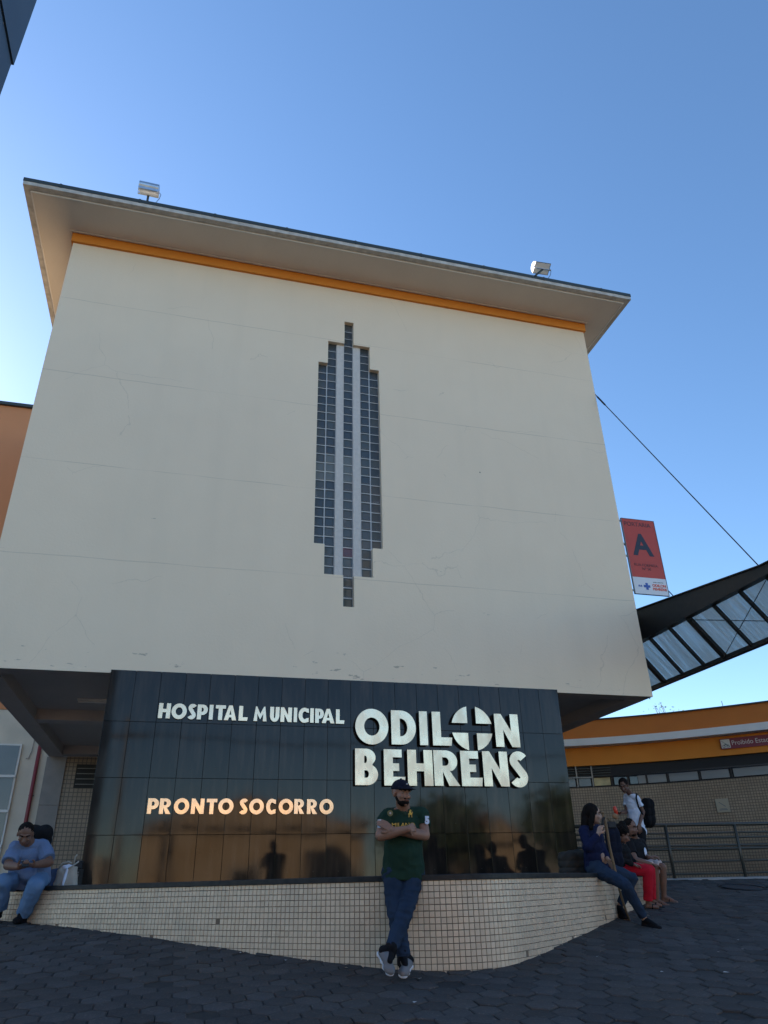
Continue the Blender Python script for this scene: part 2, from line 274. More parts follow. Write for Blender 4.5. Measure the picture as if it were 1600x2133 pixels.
# ---------------------------------------------------------------- helpers
def link(o, parent=None):
    COL.objects.link(o)
    if parent is not None: o.parent = parent
    return o
def tag(o, label=None, cat=None, group=None, kind=None):
    if label: o['label'] = label
    if cat: o['category'] = cat
    if group: o['group'] = group
    if kind: o['kind'] = kind
    return o
def empty(name, loc=(0, 0, 0), rz=0, parent=None):
    o = bpy.data.objects.new(name, None); o.location = loc; o.rotation_euler = (0, 0, rz); o.empty_display_size = .1
    return link(o, parent)
def setmat(me, m):
    if isinstance(m, (list, tuple)):
        for x in m: me.materials.append(x)
    else: me.materials.append(m)
class MB:
    def __init__(s): s.v = []; s.f = []; s.mi = []; s.uv = []
    def add(s, vs, fs, mi=0, uvs=None):
        n = len(s.v); s.v += [tuple(v) for v in vs]
        for i, f in enumerate(fs):
            s.f.append(tuple(n + a for a in f)); s.mi.append(mi)
            s.uv.append(uvs[i] if uvs else None)
    def box(s, x0, x1, y0, y1, z0, z1, mi=0):
        v = [(x, y, z) for z in (z0, z1) for y in (y0, y1) for x in (x0, x1)]
        s.add(v, [(0, 2, 3, 1), (4, 5, 7, 6), (0, 1, 5, 4), (2, 6, 7, 3), (0, 4, 6, 2), (1, 3, 7, 5)], mi)
    def bbox(s, x0, x1, y0, y1, z0, z1, b=0.01, mi=0):
        """box with a chamfered face towards -Y and edges"""
        bm = bmesh.new(); bmesh.ops.create_cube(bm, size=1)
        bmesh.ops.scale(bm, vec=(x1 - x0, y1 - y0, z1 - z0), verts=bm.verts)
        bmesh.ops.translate(bm, vec=((x0 + x1) / 2, (y0 + y1) / 2, (z0 + z1) / 2), verts=bm.verts)
        bmesh.ops.bevel(bm, geom=bm.edges[:], offset=b, segments=1, affect='EDGES')
        bm.verts.index_update(); s.add([v.co[:] for v in bm.verts], [[v.index for v in f.verts] for f in bm.faces], mi); bm.free()
    def tube(s, pts, r, n=8, mi=0, cap=True):
        pts = [Vector(p) for p in pts]; rs = r if isinstance(r, (list, tuple)) else [r] * len(pts)
        rings = []; up = None
        for i, p in enumerate(pts):
            d = (pts[min(i + 1, len(pts) - 1)] - pts[max(i - 1, 0)]).normalized()
            if up is None: up = d.orthogonal().normalized()
            up = (up - d * up.dot(d)).normalized(); sd_ = d.cross(up)
            rings.append([p + (up * math.cos(2 * PI * k / n) + sd_ * math.sin(2 * PI * k / n)) * rs[i] for k in range(n)])
        vs = [v for rg in rings for v in rg]; fs = []
        for i in range(len(pts) - 1):
            for k in range(n):
                fs.append((i * n + k, i * n + (k + 1) % n, (i + 1) * n + (k + 1) % n, (i + 1) * n + k))
        if cap: fs.append(tuple(range(n - 1, -1, -1))); fs.append(tuple((len(pts) - 1) * n + k for k in range(n)))
        s.add(vs, fs, mi)
    def beam(s, a, b, wx, wz, mi=0, up=(0, 0, 1)):
        """square-section bar from a to b"""
        a, b = Vector(a), Vector(b); d = (b - a).normalized(); upv = Vector(up)
        sx = d.cross(upv).normalized(); uz = sx.cross(d).normalized()
        v = [p + sx * i * wx / 2 + uz * j * wz / 2 for p in (a, b) for i, j in ((-1, -1), (1, -1), (1, 1), (-1, 1))]
        s.add(v, [(3, 2, 1, 0), (4, 5, 6, 7), (0, 1, 5, 4), (1, 2, 6, 5), (2, 3, 7, 6), (3, 0, 4, 7)], mi)
    def mesh(s, name, m, smooth=False):
        me = bpy.data.meshes.new(name); me.from_pydata(s.v, [], s.f); setmat(me, m)
        me.polygons.foreach_set('material_index', s.mi)
        if any(u is not None for u in s.uv):
            uvl = me.uv_layers.new(name='UVMap')
            for p, u in zip(me.polygons, s.uv):
                if u:
                    for li, q in zip(p.loop_indices, u): uvl.data[li].uv = q
        if smooth: me.polygons.foreach_set('use_smooth', [True] * len(me.polygons))
        me.update(); return me
    def build(s, name, m, parent=None, smooth=False):
        return link(bpy.data.objects.new(name, s.mesh(name, m, smooth)), parent)
def box(name, m, x0, x1, y0, y1, z0, z1, parent=None, bev=0):
    b = MB(); (b.bbox(x0, x1, y0, y1, z0, z1, bev) if bev else b.box(x0, x1, y0, y1, z0, z1)); return b.build(name, m, parent)
def crom(pts, n=30):
    out = []; P = [Vector(p) for p in ([pts[0]] + list(pts) + [pts[-1]])]
    for i in range(1, len(P) - 2):
        a, b, c, d = P[i - 1:i + 3]
        for k in range(n):
            t = k / n; out.append(.5 * ((2 * b) + (-a + c) * t + (2 * a - 5 * b + 4 * c - d) * t * t + (-a + 3 * b - 3 * c + d) * t ** 3))
    out.append(P[-1]); return out
def resample(P, step):
    out = [P[0]]; acc = 0; T = step
    for i in range(1, len(P)):
        a, b = P[i - 1], P[i]; L = (b - a).length
        while acc + L >= T:
            out.append(a.lerp(b, (T - acc) / L)); T += step
        acc += L
    return out
def text(name, s, size, m, parent, M4, align='CENTER', ext=0.0015, bold=0.0, sx=1.0):
    cu = bpy.data.curves.new(name, 'FONT'); cu.body = s; cu.size = size; cu.align_x = align; cu.extrude = ext; cu.offset = bold
    o = bpy.data.objects.new(name, cu); COL.objects.link(o)
    dg = bpy.context.evaluated_depsgraph_get(); me = bpy.data.meshes.new_from_object(o.evaluated_get(dg))
    bpy.data.objects.remove(o); me.materials.clear(); me.materials.append(m)
    o = bpy.data.objects.new(name, me); link(o, parent); o.matrix_local = M4 @ Matrix.Diagonal((sx, 1, 1, 1)); return o
def face_y(x, y, z, rz=0):       # local XY plane of a text stands up, facing -Y
    return Matrix.Translation((x, y, z)) @ Matrix.Rotation(rz, 4, 'Z') @ Matrix.Rotation(PI / 2, 4, 'X')

# ---------------------------------------------------------------- ground heights
def sstep(a, b, x):
    t = max(0., min(1., (x - a) / (b - a))); return t * t * (3 - 2 * t)
def gz(x, y):
    p = -1.4668 + .0063 * x + .1143 * y
    hi = -0.01 + .004 * (y - 12.4)
    k = 0.06
    h = max(k - abs(p - hi), 0) / k
    r = min(p, hi) - h * h * k * .25
    if y < -1: r = max(r, -1.60 + .0063 * x)
    return r

# ---------------------------------------------------------------- ground, paving
def axis(a, b, n, far):
    c = [a + (b - a) * i / n for i in range(n + 1)]
    return [-far, -far / 3, a - 25, a - 8] + c + [b + 8, b + 25, far / 3, far]
gx = axis(-14, 22, 48, 600); gy = axis(-16, 20, 60, 600)
b = MB(); b.add([(x, y, gz(x, min(y, 40)) - 0.055) for y in gy for x in gx],
                [(j * len(gx) + i, j * len(gx) + i + 1, (j + 1) * len(gx) + i + 1, (j + 1) * len(gx) + i) for j in range(len(gy) - 1) for i in range(len(gx) - 1)])
tag(b.build('ground', M['asphalt'], smooth=True), kind='structure')
bench_ctrl = [(-3.9, 12.5), (-2.9, 11.6), (-2.0, 10.79), (-1, 9.88), (-.25, 9.18), (.69, 8.22), (1.45, 7.5), (2.05, 7.05), (2.55, 6.88), (3.05, 7.02),
              (3.83, 7.66), (4.77, 8.5), (5.7, 9.35), (6.45, 10.06), (6.85, 10.6), (6.95, 11.3), (6.97, 12.4)]
bc = crom([(x, y, 0) for x, y in bench_ctrl], 40)
def bench_y(x):
    for a, c in zip(bc, bc[1:]):
        if a.x <= x <= c.x: return a.y + (c.y - a.y) * (x - a.x) / max(c.x - a.x, 1e-6)
    return 99
xs = [-6 + i * .5 for i in range(45)]; ys = [2 + i * .4 for i in range(31)]
b = MB(); b.add([(x, y, gz(x, y) - 0.014) for y in ys for x in xs],
                [(j * len(xs) + i, j * len(xs) + i + 1, (j + 1) * len(xs) + i + 1, (j + 1) * len(xs) + i) for j in range(len(ys) - 1) for i in range(len(xs) - 1)])
pavement = tag(b.build('pavement', M['joint'], smooth=True), kind='structure')
PW = .215; PR = PW / math.sqrt(3)
def paver_geo(rr, hh=.022):
    vs = []; 
    for r_, z in ((PR - .010 - .004, 0), (PR - .004, -.006), (PR - .004, -hh)):
        for k in range(6):
            a = PI / 6 + k * PI / 3; vs.append((r_ * math.cos(a), r_ * math.sin(a), z))
    fs = [tuple(range(6))]
    for L in (0, 6):
        for k in range(6): fs.append((L + k, L + 6 + k, L + 6 + (k + 1) % 6, L + (k + 1) % 6))
    return vs, fs
pv, pf = paver_geo(0)
cinv = cam.matrix_world.inverted()
def px(p):
    q = cinv @ Vector(p)
    if q.z > -.1: return None
    return (800 - 1505 * q.x / q.z, 1066.5 + 1505 * q.y / q.z, -q.z)
cands = []
for j in range(75):
    y = 2.6 + j * 1.5 * PR
    if y > 13.2: break
    for i in range(-70, 110):
        x = (i + .5 * (j % 2)) * PW
        if x < -1.2 - .42 * y or x > 4.6 + .98 * y or x > 15: continue
        if bench_y(x) < y - .16: continue
        if 8.0 < x < 9.6 and abs((x - 8.82) ** 2 + (y - 11.06) ** 2) < .36 ** 2: continue
        q = px((x, y, gz(x, y)))
        vis = q is not None and -60 < q[0] < 1660 and -60 < q[1] < 2190
        cands.append((q[2] if vis else 99, x, y))
cands.sort()
me_p = bpy.data.meshes.new('paver'); me_p.from_pydata(pv, [], pf); me_p.materials.append(M['paver'])
many = MB()
for n, (d, x, y) in enumerate(cands):
    nrm = Vector((-.0063 + R.gauss(0, .010), -.1143 * (1 if y < 12 else .2) + R.gauss(0, .011), 1)).normalized()
    q = Vector((0, 0, 1)).rotation_difference(nrm); mt = Matrix.Translation((x + R.uniform(-.003, .003), y + R.uniform(-.003, .003), gz(x, y) + R.uniform(-.006, .004) - (.012 if R.random() < .04 else 0))) @ q.to_matrix().to_4x4() @ Matrix.Rotation(R.gauss(0, .012), 4, 'Z')
    if n < 300 and d < 90:
        o = bpy.data.objects.new('paver', me_p); o.matrix_world = mt; link(o, pavement)
    else: many.add([mt @ Vector(v) for v in pv], pf)
tag(many.build('paver_field', M['paver_many'], pavement), kind='stuff')

# ---------------------------------------------------------------- curved tiled bench with a black granite ledge
bench = tag(empty('tiled_bench', (2.5, 8.5, -.3)), 'curved low bench wall of cream tiles with a black granite ledge', 'bench')
bench_inv = Matrix.Translation((-2.5, -8.5, .3))
def bchild(o): o.parent = bench; o.matrix_parent_inverse = bench_inv; return o
def normal_at(P, i):
    t = (P[min(i + 1, len(P) - 1)] - P[max(i - 1, 0)]).normalized(); return Vector((t.y, -t.x, 0))     # outwards, towards the street
rs = resample(bc, .05)
def ribbon(P, o0, o1, z0, z1, mi=0, uvscale=None, b=None, nf=normal_at):
    """closed box-section strip following P; offsets are outwards"""
    b = b or MB(); n = len(P); vs = []; s = 0; arc = []
    for i, p in enumerate(P):
        if i: s += (P[i] - P[i - 1]).length
        arc.append(s); nn = nf(P, i)
        for o_, z in ((o1, z0), (o1, z1), (o0, z1), (o0, z0)):
            zz = z if not callable(z) else z(p)
            vs.append((p.x + nn.x * o_, p.y + nn.y * o_, zz))
    fs = []; uv = []
    for i in range(n - 1):
        for k in range(4):
            a, c = i * 4 + k, i * 4 + (k + 1) % 4
            fs.append((a, c, c + 4, a + 4)); q = [vs[a], vs[c], vs[c + 4], vs[a + 4]]
            uv.append([(arc[i], q[0][2]), (arc[i], q[1][2]), (arc[i + 1], q[2][2]), (arc[i + 1], q[3][2])])
    fs += [(3, 2, 1, 0), tuple((n - 1) * 4 + k for k in range(4))]; uv += [[(0, 0)] * 4] * 2
    b.add(vs, fs, mi, uv); return b
bchild(ribbon(rs, -.30, 0, -1.1, .03).build('wall_core', M['grout']))
ccap = crom([(x, y, 0) for x, y in bench_ctrl], 14)
cb = MB(); vs = []
for i, p in enumerate(ccap):
    nn = normal_at(ccap, i); f = p + nn * .022
    yb = max(12.6, f.y + .4)
    vs += [(f.x, f.y, .032), (f.x, f.y, .071), (f.x - nn.x * .006, f.y - nn.y * .006, .077), (f.x, yb, .077), (f.x, yb, .032)]
fs = []
for i in range(len(ccap) - 1):
    for k in range(5):
        a, c = i * 5 + k, i * 5 + (k + 1) % 5; fs.append((a, c, c + 5, a + 5))
cb.add(vs, fs); bchild(cb.build('granite_ledge', M['granite_plain']))
TS = .0229
tv = [(-TS, 0, -TS), (TS, 0, -TS), (TS, 0, TS), (-TS, 0, TS)] + [(-TS + .0025, -.0052, -TS + .0025), (TS - .0025, -.0052, -TS + .0025), (TS - .0025, -.0052, TS - .0025), (-TS + .0025, -.0052, TS - .0025)]
tf = [(4, 5, 6, 7), (0, 1, 5, 4), (1, 2, 6, 5), (2, 3, 7, 6), (3, 0, 4, 7)]
me_t = bpy.data.meshes.new('tile'); me_t.from_pydata(tv, [], tf); me_t.materials.append(M['tile'])
tiles = []
for i in range(len(rs) - 1):
    c = (rs[i] + rs[i + 1]) / 2; nn = normal_at(rs, i)
    g = gz(c.x, c.y)
    for k in range(-1, 17):
        z = -.0365 - .05 * k
        if R.random() < .0015: continue
        if z < g - .03: break
        q = px((c.x, c.y, z)); vis = q is not None and -5 < q[0] < 1605 and z > g - .01 and nn.dot(Vector((c.x, c.y, 0)).normalized()) < -.15
        tiles.append((q[2] if vis and k >= 0 else 99, c.x, c.y, z, nn, k))
tiles.sort(key=lambda t: t[0]); tm = MB()
for n, (d, x, y, z, nn, k) in enumerate(tiles):
    a = math.atan2(nn.y, nn.x) + PI / 2
    mt = Matrix.Translation((x, y, z + (-.004 if k < 0 else 0) + R.gauss(0, .0004))) @ Matrix.Rotation(a + R.gauss(0, .010), 4, 'Z') @ Matrix.Rotation(R.gauss(0, .010), 4, 'X') @ Matrix.Diagonal((1, 1, .80 if k < 0 else 1, 1))
    if n < 300 and d < 90:
        o = bpy.data.objects.new('tile', me_t); link(o); o.matrix_world = mt; o.parent = bench; o.matrix_parent_inverse = bench_inv
    else: tm.add([mt @ Vector(v) for v in tv], tf)
tag(bchild(tm.build('tile_field', M['tile_many'])), kind='stuff')

# ---------------------------------------------------------------- black granite wall
gw = tag(empty('granite_wall', (2.6, 11.8, .07)), 'polished black granite wall of large slabs under the cream upper storeys', 'wall')
ginv = Matrix.Translation((-2.6, -11.8, -.07))
def under(root, o):
    o.parent = root; o.matrix_parent_inverse = root.matrix_world.inverted() if root.matrix_world != Matrix() else Matrix.Translation(-root.location); return o
def under(root, o):
    o.parent = root; o.matrix_parent_inverse = (Matrix.Translation(root.location) @ root.rotation_euler.to_matrix().to_4x4()).inverted(); return o
under(gw, box('wall_core', M['black'], -1.185, 6.395, 11.775, 11.99, .07, 3.05))
gzs = [.082, .708, 1.477, 2.281, 3.058]; GX0 = -1.19; GP = .3795
for r_ in range(4):
    z0, z1 = gzs[r_], gzs[r_ + 1]
    t = MB(); t.bbox(-GP / 2 + .0022, GP / 2 - .0022, -.013, .013, -(z1 - z0) / 2 + .0022, (z1 - z0) / 2 - .0022, .0018); me = t.mesh('granite_slab', M['granite'])
    for i in range(20):
        o = bpy.data.objects.new('granite_slab', me); link(o)
        o.matrix_world = Matrix.Translation((GX0 + GP * (i + .5), 11.762 + R.uniform(-.0012, .0012), (z0 + z1) / 2)) @ Matrix.Rotation(R.gauss(0, .0022), 4, 'Z') @ Matrix.Rotation(R.gauss(0, .0022), 4, 'X')
        under(gw, o)
sc = MB()
for i in range(20):
    for zc in (.2, .85, 1.62, 2.95):
        if R.random() < .8:
            x = GX0 + GP * (i + .5) + R.uniform(-.01, .01)
            sc.tube([(x, 11.7505, zc), (x, 11.7465, zc)], .007, 6)
under(gw, tag(sc.build('fixing_screw', M['steel_side']), kind='stuff'))

# ---------------------------------------------------------------- cut metal letters
def arc(cx, cy, rx, ry, a0, a1, n=18):
    return [(cx + rx * math.cos(math.radians(a0 + (a1 - a0) * i / n)), cy + ry * math.sin(math.radians(a0 + (a1 - a0) * i / n))) for i in range(n + 1)]
def glyph(c, w, t):
    """outlines of one capital of height 1, width w, stroke t"""
    if c == 'I': return [[(0, 0), (w, 0), (w, 1), (0, 1)]]
    if c == 'H': return [[(0, 0), (t, 0), (t, .40), (w - t, .40), (w - t, 0), (w, 0), (w, 1), (w - t, 1), (w - t, .62), (t, .62), (t, 1), (0, 1)]]
    if c == 'L': return [[(0, 0), (w, 0), (w + .03, .24), (t, .24), (t, 1), (0, 1)]]
    if c == 'T': return [[(w / 2 - t / 2, 0), (w / 2 + t / 2, 0), (w / 2 + t / 2, .77), (w, .77), (w, 1), (0, 1), (0, .77), (w / 2 - t / 2, .77)]]
    if c == 'E': return [[(0, 0), (w * .96, 0), (w, .24), (t, .24), (t, .40), (w * .72, .40), (w * .72, .61), (t, .61), (t, .78), (w * .86, .78), (w * .86, 1), (0, 1)]]
    if c == 'N': return [[(0, 0), (t, 0), (t, .52), (w - t, 0), (w, 0), (w, 1), (w - t, 1), (w - t, .48), (t * .85, 1), (0, 1)]]
    if c == 'M': return [[(0, 0), (t * .95, 0), (w * .27, .52), (w * .5, .12), (w * .73, .52), (w - t * .95, 0), (w, 0), (w * .86, 1), (w * .76, 1), (w * .5, .50), (w * .24, 1), (w * .14, 1)]]
    if c == 'A':
        return [[(0, 0), (t * 1.05, 0), (w * .5 - w * .5 * .66 + t * .72, .20), (w * .5 + w * .5 * .66 - t * .72, .20), (w - t * 1.05, 0), (w, 0), (w / 2 + t * .45, 1), (w / 2 - t * .45, 1)],
                [(w * .5 - (w * .5 - t) * .50, .37), (w * .5 + (w * .5 - t) * .50, .37), (w * .5, .70)]]
    if c == 'U': return [[(0, 1), (0, .42)] + arc(w / 2, .42, w / 2, .44, 180, 360) + [(w, 1), (w - t, 1), (w - t, .42)] + arc(w / 2, .42, w / 2 - t, .20, 0, -180) + [(t, 1)]]
    if c == 'O': return [arc(w / 2, .5, w / 2, .52, 0, 360, 40)[:-1], arc(w / 2, .5, w / 2 - t, .52 - t * .95, 0, 360, 32)[:-1]]
    if c == 'D': return [[(0, 0), (w * .40, 0)] + arc(w * .40, .5, w * .60, .5, -90, 90, 24) + [(0, 1)], [(t, .24), (w * .40, .24)] + arc(w * .38, .5, w * .62 - t, .26, -90, 90, 16) + [(t, .76)]]
    if c == 'C': return [arc(w * .56, .5, w * .56, .52, 68, 292, 30) + [(w * .98, .05), (w * .98, .33)] + arc(w * .60, .5, w * .60 - t, .27, -52, -308, 20) + [(w * .98, .67), (w * .98, .95)]]
    if c == 'P': return [[(0, 0), (t, 0), (t, .30), (w * .5, .30)] + arc(w * .5, .65, w * .5, .35, -90, 90) + [(0, 1)], [(t, .51), (w * .48, .51)] + arc(w * .48, .65, w * .52 - t, .14, -90, 90, 10) + [(t, .79)]]
    if c == 'R': return [[(0, 0), (t, 0), (t, .40), (w - t * 1.25, 0), (w, 0), (w * .62, .42)] + arc(w * .48, .69, w * .46, .31, -60, 90) + [(0, 1)], [(t, .56), (w * .46, .56)] + arc(w * .46, .68, w * .48 - t, .12, -90, 90, 10) + [(t, .80)]]
    if c == 'B': return [[(0, 0), (w * .52, 0)] + arc(w * .52, .29, w * .48, .29, -90, 62) + arc(w * .47, .76, w * .43, .24, -42, 90) + [(0, 1)],
                         [(t, .20), (w * .50, .20)] + arc(w * .50, .30, w * .50 - t, .10, -90, 90, 10) + [(t, .40)], [(t, .60), (w * .46, .60)] + arc(w * .46, .70, w * .46 - t, .10, -90, 90, 10) + [(t, .80)]]
    if c == 'S':
        ht = t * .47; rt_ = .275 - ht; rb_ = .285 - ht; top = arc(w * .54, .745, w * .50 - ht, rt_, 28, 212, 18); bot = arc(w * .46, .265, w * .50 - ht, rb_, 32, -152, 18)
        mid = [((top[-1][0] * (1 - k) + bot[0][0] * k), (top[-1][1] * (1 - k) + bot[0][1] * k)) for k in (.25, .5, .75)]
        P = top + mid + bot; Lf, Rt = [], []
        for i, p in enumerate(P):
            a, b_ = P[max(i - 1, 0)], P[min(i + 1, len(P) - 1)]; dx, dy = b_[0] - a[0], b_[1] - a[1]; l = math.hypot(dx, dy) or 1
            Lf.append((p[0] - dy / l * ht, p[1] + dx / l * ht)); Rt.append((p[0] + dy / l * ht, p[1] - dx / l * ht))
        return [Lf + Rt[::-1]]
def cut_letter(contours, sc_, m, depth, name='letter'):
    cu = bpy.data.curves.new(name, 'CURVE'); cu.dimensions = '2D'; cu.fill_mode = 'BOTH'; cu.extrude = depth / 2
    for c in contours:
        sp = cu.splines.new('POLY'); sp.points.add(len(c) - 1); sp.use_cyclic_u = True
        for p, q in zip(sp.points, c): p.co = (q[0] * sc_, q[1] * sc_, 0, 1)
    o = bpy.data.objects.new(name, cu); COL.objects.link(o)
    me = bpy.data.meshes.new_from_object(o.evaluated_get(bpy.context.evaluated_depsgraph_get())); bpy.data.objects.remove(o)
    me.materials.clear(); me.materials.append(m); me.materials.append(M['steel_side'])
    for p in me.polygons: p.material_index = 0 if p.normal.z > .5 else 1  # letter sides take a near-black steel, their shade put into the colour
    return me
def word(root, letters, z0, h, t, yface, depth, tilt=0.):
    k = 0
    for c, x0, x1 in letters:
        w_ = (x1 - x0) / h; me = cut_letter(glyph(c, w_, t), h, M['steel'], depth)
        o = bpy.data.objects.new('letter', me); link(o)
        o.matrix_world = Matrix.Translation((x0, yface + depth / 2 + R.uniform(-.001, .001), z0 + R.uniform(-.002, .002))) @ Matrix.Rotation(R.gauss(0, .004), 4, 'Z') @ Matrix.Rotation(PI / 2 + tilt + R.gauss(0, .006), 4, 'X')
        under(root, o)
        pin = MB()
        for fx in (.25, .75): pin.tube([(x0 + (x1 - x0) * fx, yface + depth, z0 + h * .12), (x0 + (x1 - x0) * fx, 11.75, z0 + h * .12)], .006, 6)
def zipl(s, xs): return [(c, a, b_) for c, (a, b_) in zip(s, xs)]
hm = zipl('HOSPITALMUNICIPAL', [(-.412, -.236), (-.22, .006), (.022, .150), (.165, .321), (.345, .404), (.440, .594), (.575, .765), (.800, .934), (1.031, 1.237), (1.287, 1.435), (1.455, 1.635), (1.665, 1.719), (1.742, 1.91), (1.930, 1.988), (2.011, 2.153), (2.120, 2.328), (2.351, 2.485)])
r1 = tag(empty('sign_lettering', (-.4, 11.72, 2.34)), 'small metal letters HOSPITAL MUNICIPAL in one row at the upper left', 'sign')
word(r1, hm, 2.335, .228, .27, 11.712, .025)
ps = zipl('PRONTOSOCORRO', [(-.406, -.253), (-.239, -.075), (-.037, .178), (.207, .391), (.424, .575), (.595, .816), (.901, 1.027), (1.047, 1.264), (1.299, 1.444), (1.486, 1.705), (1.721, 1.877), (1.915, 2.075), (2.107, 2.325)])
r2 = tag(empty('sign_lettering', (-.4, 11.72, .98)), 'golden-tinted metal letters PRONTO SOCORRO in the lower row', 'sign')
word(r2, ps, .982, .210, .27, 11.712, .025, .022)
r3 = tag(empty('sign_lettering', (2.66, 11.66, 1.4)), 'large deep metal letters ODILON BEHRENS with a cross cut in the second O', 'sign')
word(r3, zipl('ODILN', [(2.66, 3.212), (3.262, 3.682), (3.746, 3.884), (3.968, 4.290), (5.085, 5.523)]), 2.022, .545, .27, 11.655, .06)
word(r3, zipl('BEHRENS', [(2.656, 3.026), (3.126, 3.475), (3.517, 3.942), (3.963, 4.395), (4.429, 4.792), (4.817, 5.262), (5.287, 5.617)]), 1.395, .550, .27, 11.655, .06)
for sx_, sy_ in ((-1, 1), (1, 1), (-1, -1), (1, -1)):
    c = [(.078 * sx_, .080 * sy_)] + [(math.cos(a) * .365 * sx_, math.sin(a) * .365 * sy_) for a in [math.asin(.080 / .365) + (math.acos(.078 / .365) - math.asin(.080 / .365)) * i / 16 for i in range(17)]]
    me = cut_letter([c], 1, M['steel'], .06); o = bpy.data.objects.new('letter', me); link(o)
    o.matrix_world = Matrix.Translation((4.672, 11.655 + .03, 2.315)) @ Matrix.Rotation(PI / 2 + R.gauss(0, .006), 4, 'X'); under(r3, o)

# ---------------------------------------------------------------- the cream block above
tw = tag(empty('hospital_building', (2.6, 16, 3.03)), 'tall windowless cream hospital block with a wide flat roof, raised over the granite wall', 'building')
XB = [-3.2, 1.94, 2.137, 2.490, 2.690, 3.045, 3.242, 8.42]; ZB = [3.03, 4.385, 4.978, 5.568, 9.737, 10.33, 10.94, 12.09]
def hole(i, k):
    x = (XB[i] + XB[i + 1]) / 2; z = (ZB[k] + ZB[k + 1]) / 2
    return (1.94 < x < 3.242 and 5.568 < z < 9.737) or (2.137 < x < 3.045 and 4.978 < z < 10.33) or (2.49 < x < 2.69 and 4.385 < z < 10.94)
b = MB(); YF = 11.85; YR = 11.945
for i in range(7):
    for k in range(7):
        if hole(i, k): continue
        x0, x1, z0, z1 = XB[i], XB[i + 1], ZB[k], ZB[k + 1]
        b.add([(x0, YF, z0), (x1, YF, z0), (x1, YF, z1), (x0, YF, z1)], [(0, 1, 2, 3)])
        for di, dk, q in ((1, 0, [(x1, YF, z0), (x1, YR, z0), (x1, YR, z1), (x1, YF, z1)]), (-1, 0, [(x0, YF, z1), (x0, YR, z1), (x0, YR, z0), (x0, YF, z0)]),
                          (0, 1, [(x0, YF, z1), (x1, YF, z1), (x1, YR, z1), (x0, YR, z1)]), (0, -1, [(x1, YF, z0), (x0, YF, z0), (x0, YR, z0), (x1, YR, z0)])):
            if 0 <= i + di < 7 and 0 <= k + dk < 7 and hole(i + di, k + dk): b.add(q, [(0, 1, 2, 3)])
for q in ([(-3.2, YF, 3.03), (-3.2, 20.3, 3.03), (-3.2, 20.3, 12.09), (-3.2, YF, 12.09)], [(8.42, YF, 3.03), (8.42, 20.3, 3.03), (8.42, 20.3, 12.09), (8.42, YF, 12.09)],
          [(-3.2, 20.3, 3.03), (8.42, 20.3, 3.03), (8.42, 20.3, 12.09), (-3.2, 20.3, 12.09)]):
    b.add(q, [(0, 1, 2, 3)])
under(tw, b.build('wall', M['cream']))
under(tw, box('orange_band', M['orange'], -3.236, 8.456, 11.795, 20.36, 11.847, 12.080))
# roof
rf = MB(); rf.box(-3.92, 9.02, 10.94, 21.2, 12.086, 12.20); rfo = under(tw, rf.build('roof', M['soffit']))
def frame(x0, x1, y0, y1, t, z0, z1, m, name, par, nudge=0):
    f = MB(); f.box(x0, x1, y0, y0 + t, z0, z1); f.box(x0, x1, y1 - t, y1, z0, z1); f.box(x0, x0 + t, y0 + t, y1 - t, z0, z1); f.box(x1 - t, x1, y0 + t, y1 - t, z0, z1)
    o = f.build(name, m); o.parent = par; o.matrix_parent_inverse = par.matrix_parent_inverse.copy() if par is not tw else Matrix.Translation(-tw.location); return o
def sub(par, o): o.parent = par; o.matrix_parent_inverse = Matrix.Translation(-tw.location).inverted() @ Matrix() if False else Matrix(); return o
frame(-4.04, 9.14, 10.815, 21.3, .12, 12.102, 12.190, M['dirty_white'], 'fascia', tw)
frame(-3.92, 9.02, 10.942, 21.18, .022, 12.070, 12.085, M['white'], 'drip_mould', tw)
frame(-3.29, 8.51, 11.745, 20.42, .03, 12.062, 12.0855, M['soffit'], 'band_mould', tw)
sj = MB()
for i in range(9): sj.box(-3.4 + i * 1.47, -3.36 + i * 1.47, 10.797, 10.83, 12.186, 12.279)
under(tw, tag(sj.build('flashing_joint', M['dark_metal']), kind='stuff'))
frame(-4.05, 9.15, 10.805, 21.31, .20, 12.191, 12.275, M['dark_metal'], 'roof_flashing', tw)
under(tw, box('roof_deck', M['dark_metal'], -3.78, 8.88, 11.01, 21.1, 12.201, 12.25))
# underside: ceiling with perimeter and cross beams
under(tw, box('ceiling', M['under'], -3.19, 8.41, 12.0, 20.3, 3.24, 3.30))
bm_ = MB(); bm_.box(-3.198, -2.85, 12.21, 20.3, 3.028, 3.24); under(tw, bm_.build('ceiling_beam', M['under']))
for nm, q in (('ceiling_beam', (-3.198, 8.418, 11.853, 12.20, 3.031, 3.24)), ('ceiling_beam', (8.05, 8.418, 12.21, 20.3, 3.028, 3.24)), ('ceiling_beam', (-2.845, -1.1, 15.7, 16.08, 3.035, 3.24)), ('ceiling_beam', (6.3, 8.045, 15.2, 15.6, 3.035, 3.24)), ('ceiling_beam', (-2.845, 8.045, 19.9, 20.3, 3.035, 3.24))):
    under(tw, box(nm, M['under'], *q))
under(tw, box('ground_floor_core', M['under'], -1.12, 6.33, 12.0, 20.28, .0, 3.235))
lt = tag(empty('tube_lamp', (-1.6, 14.68, 3.19)), 'thin white tube lamp on the ceiling under the cream block', 'lamp')
tb = MB(); tb.tube([(-1.98, 14.68, 3.185), (-1.20, 14.68, 3.185)], .018, 8); under(lt, tb.build('tube', M['white'], smooth=True))
under(lt, box('lamp_body', M['white'], -2.0, -1.18, 14.65, 14.71, 3.205, 3.238))
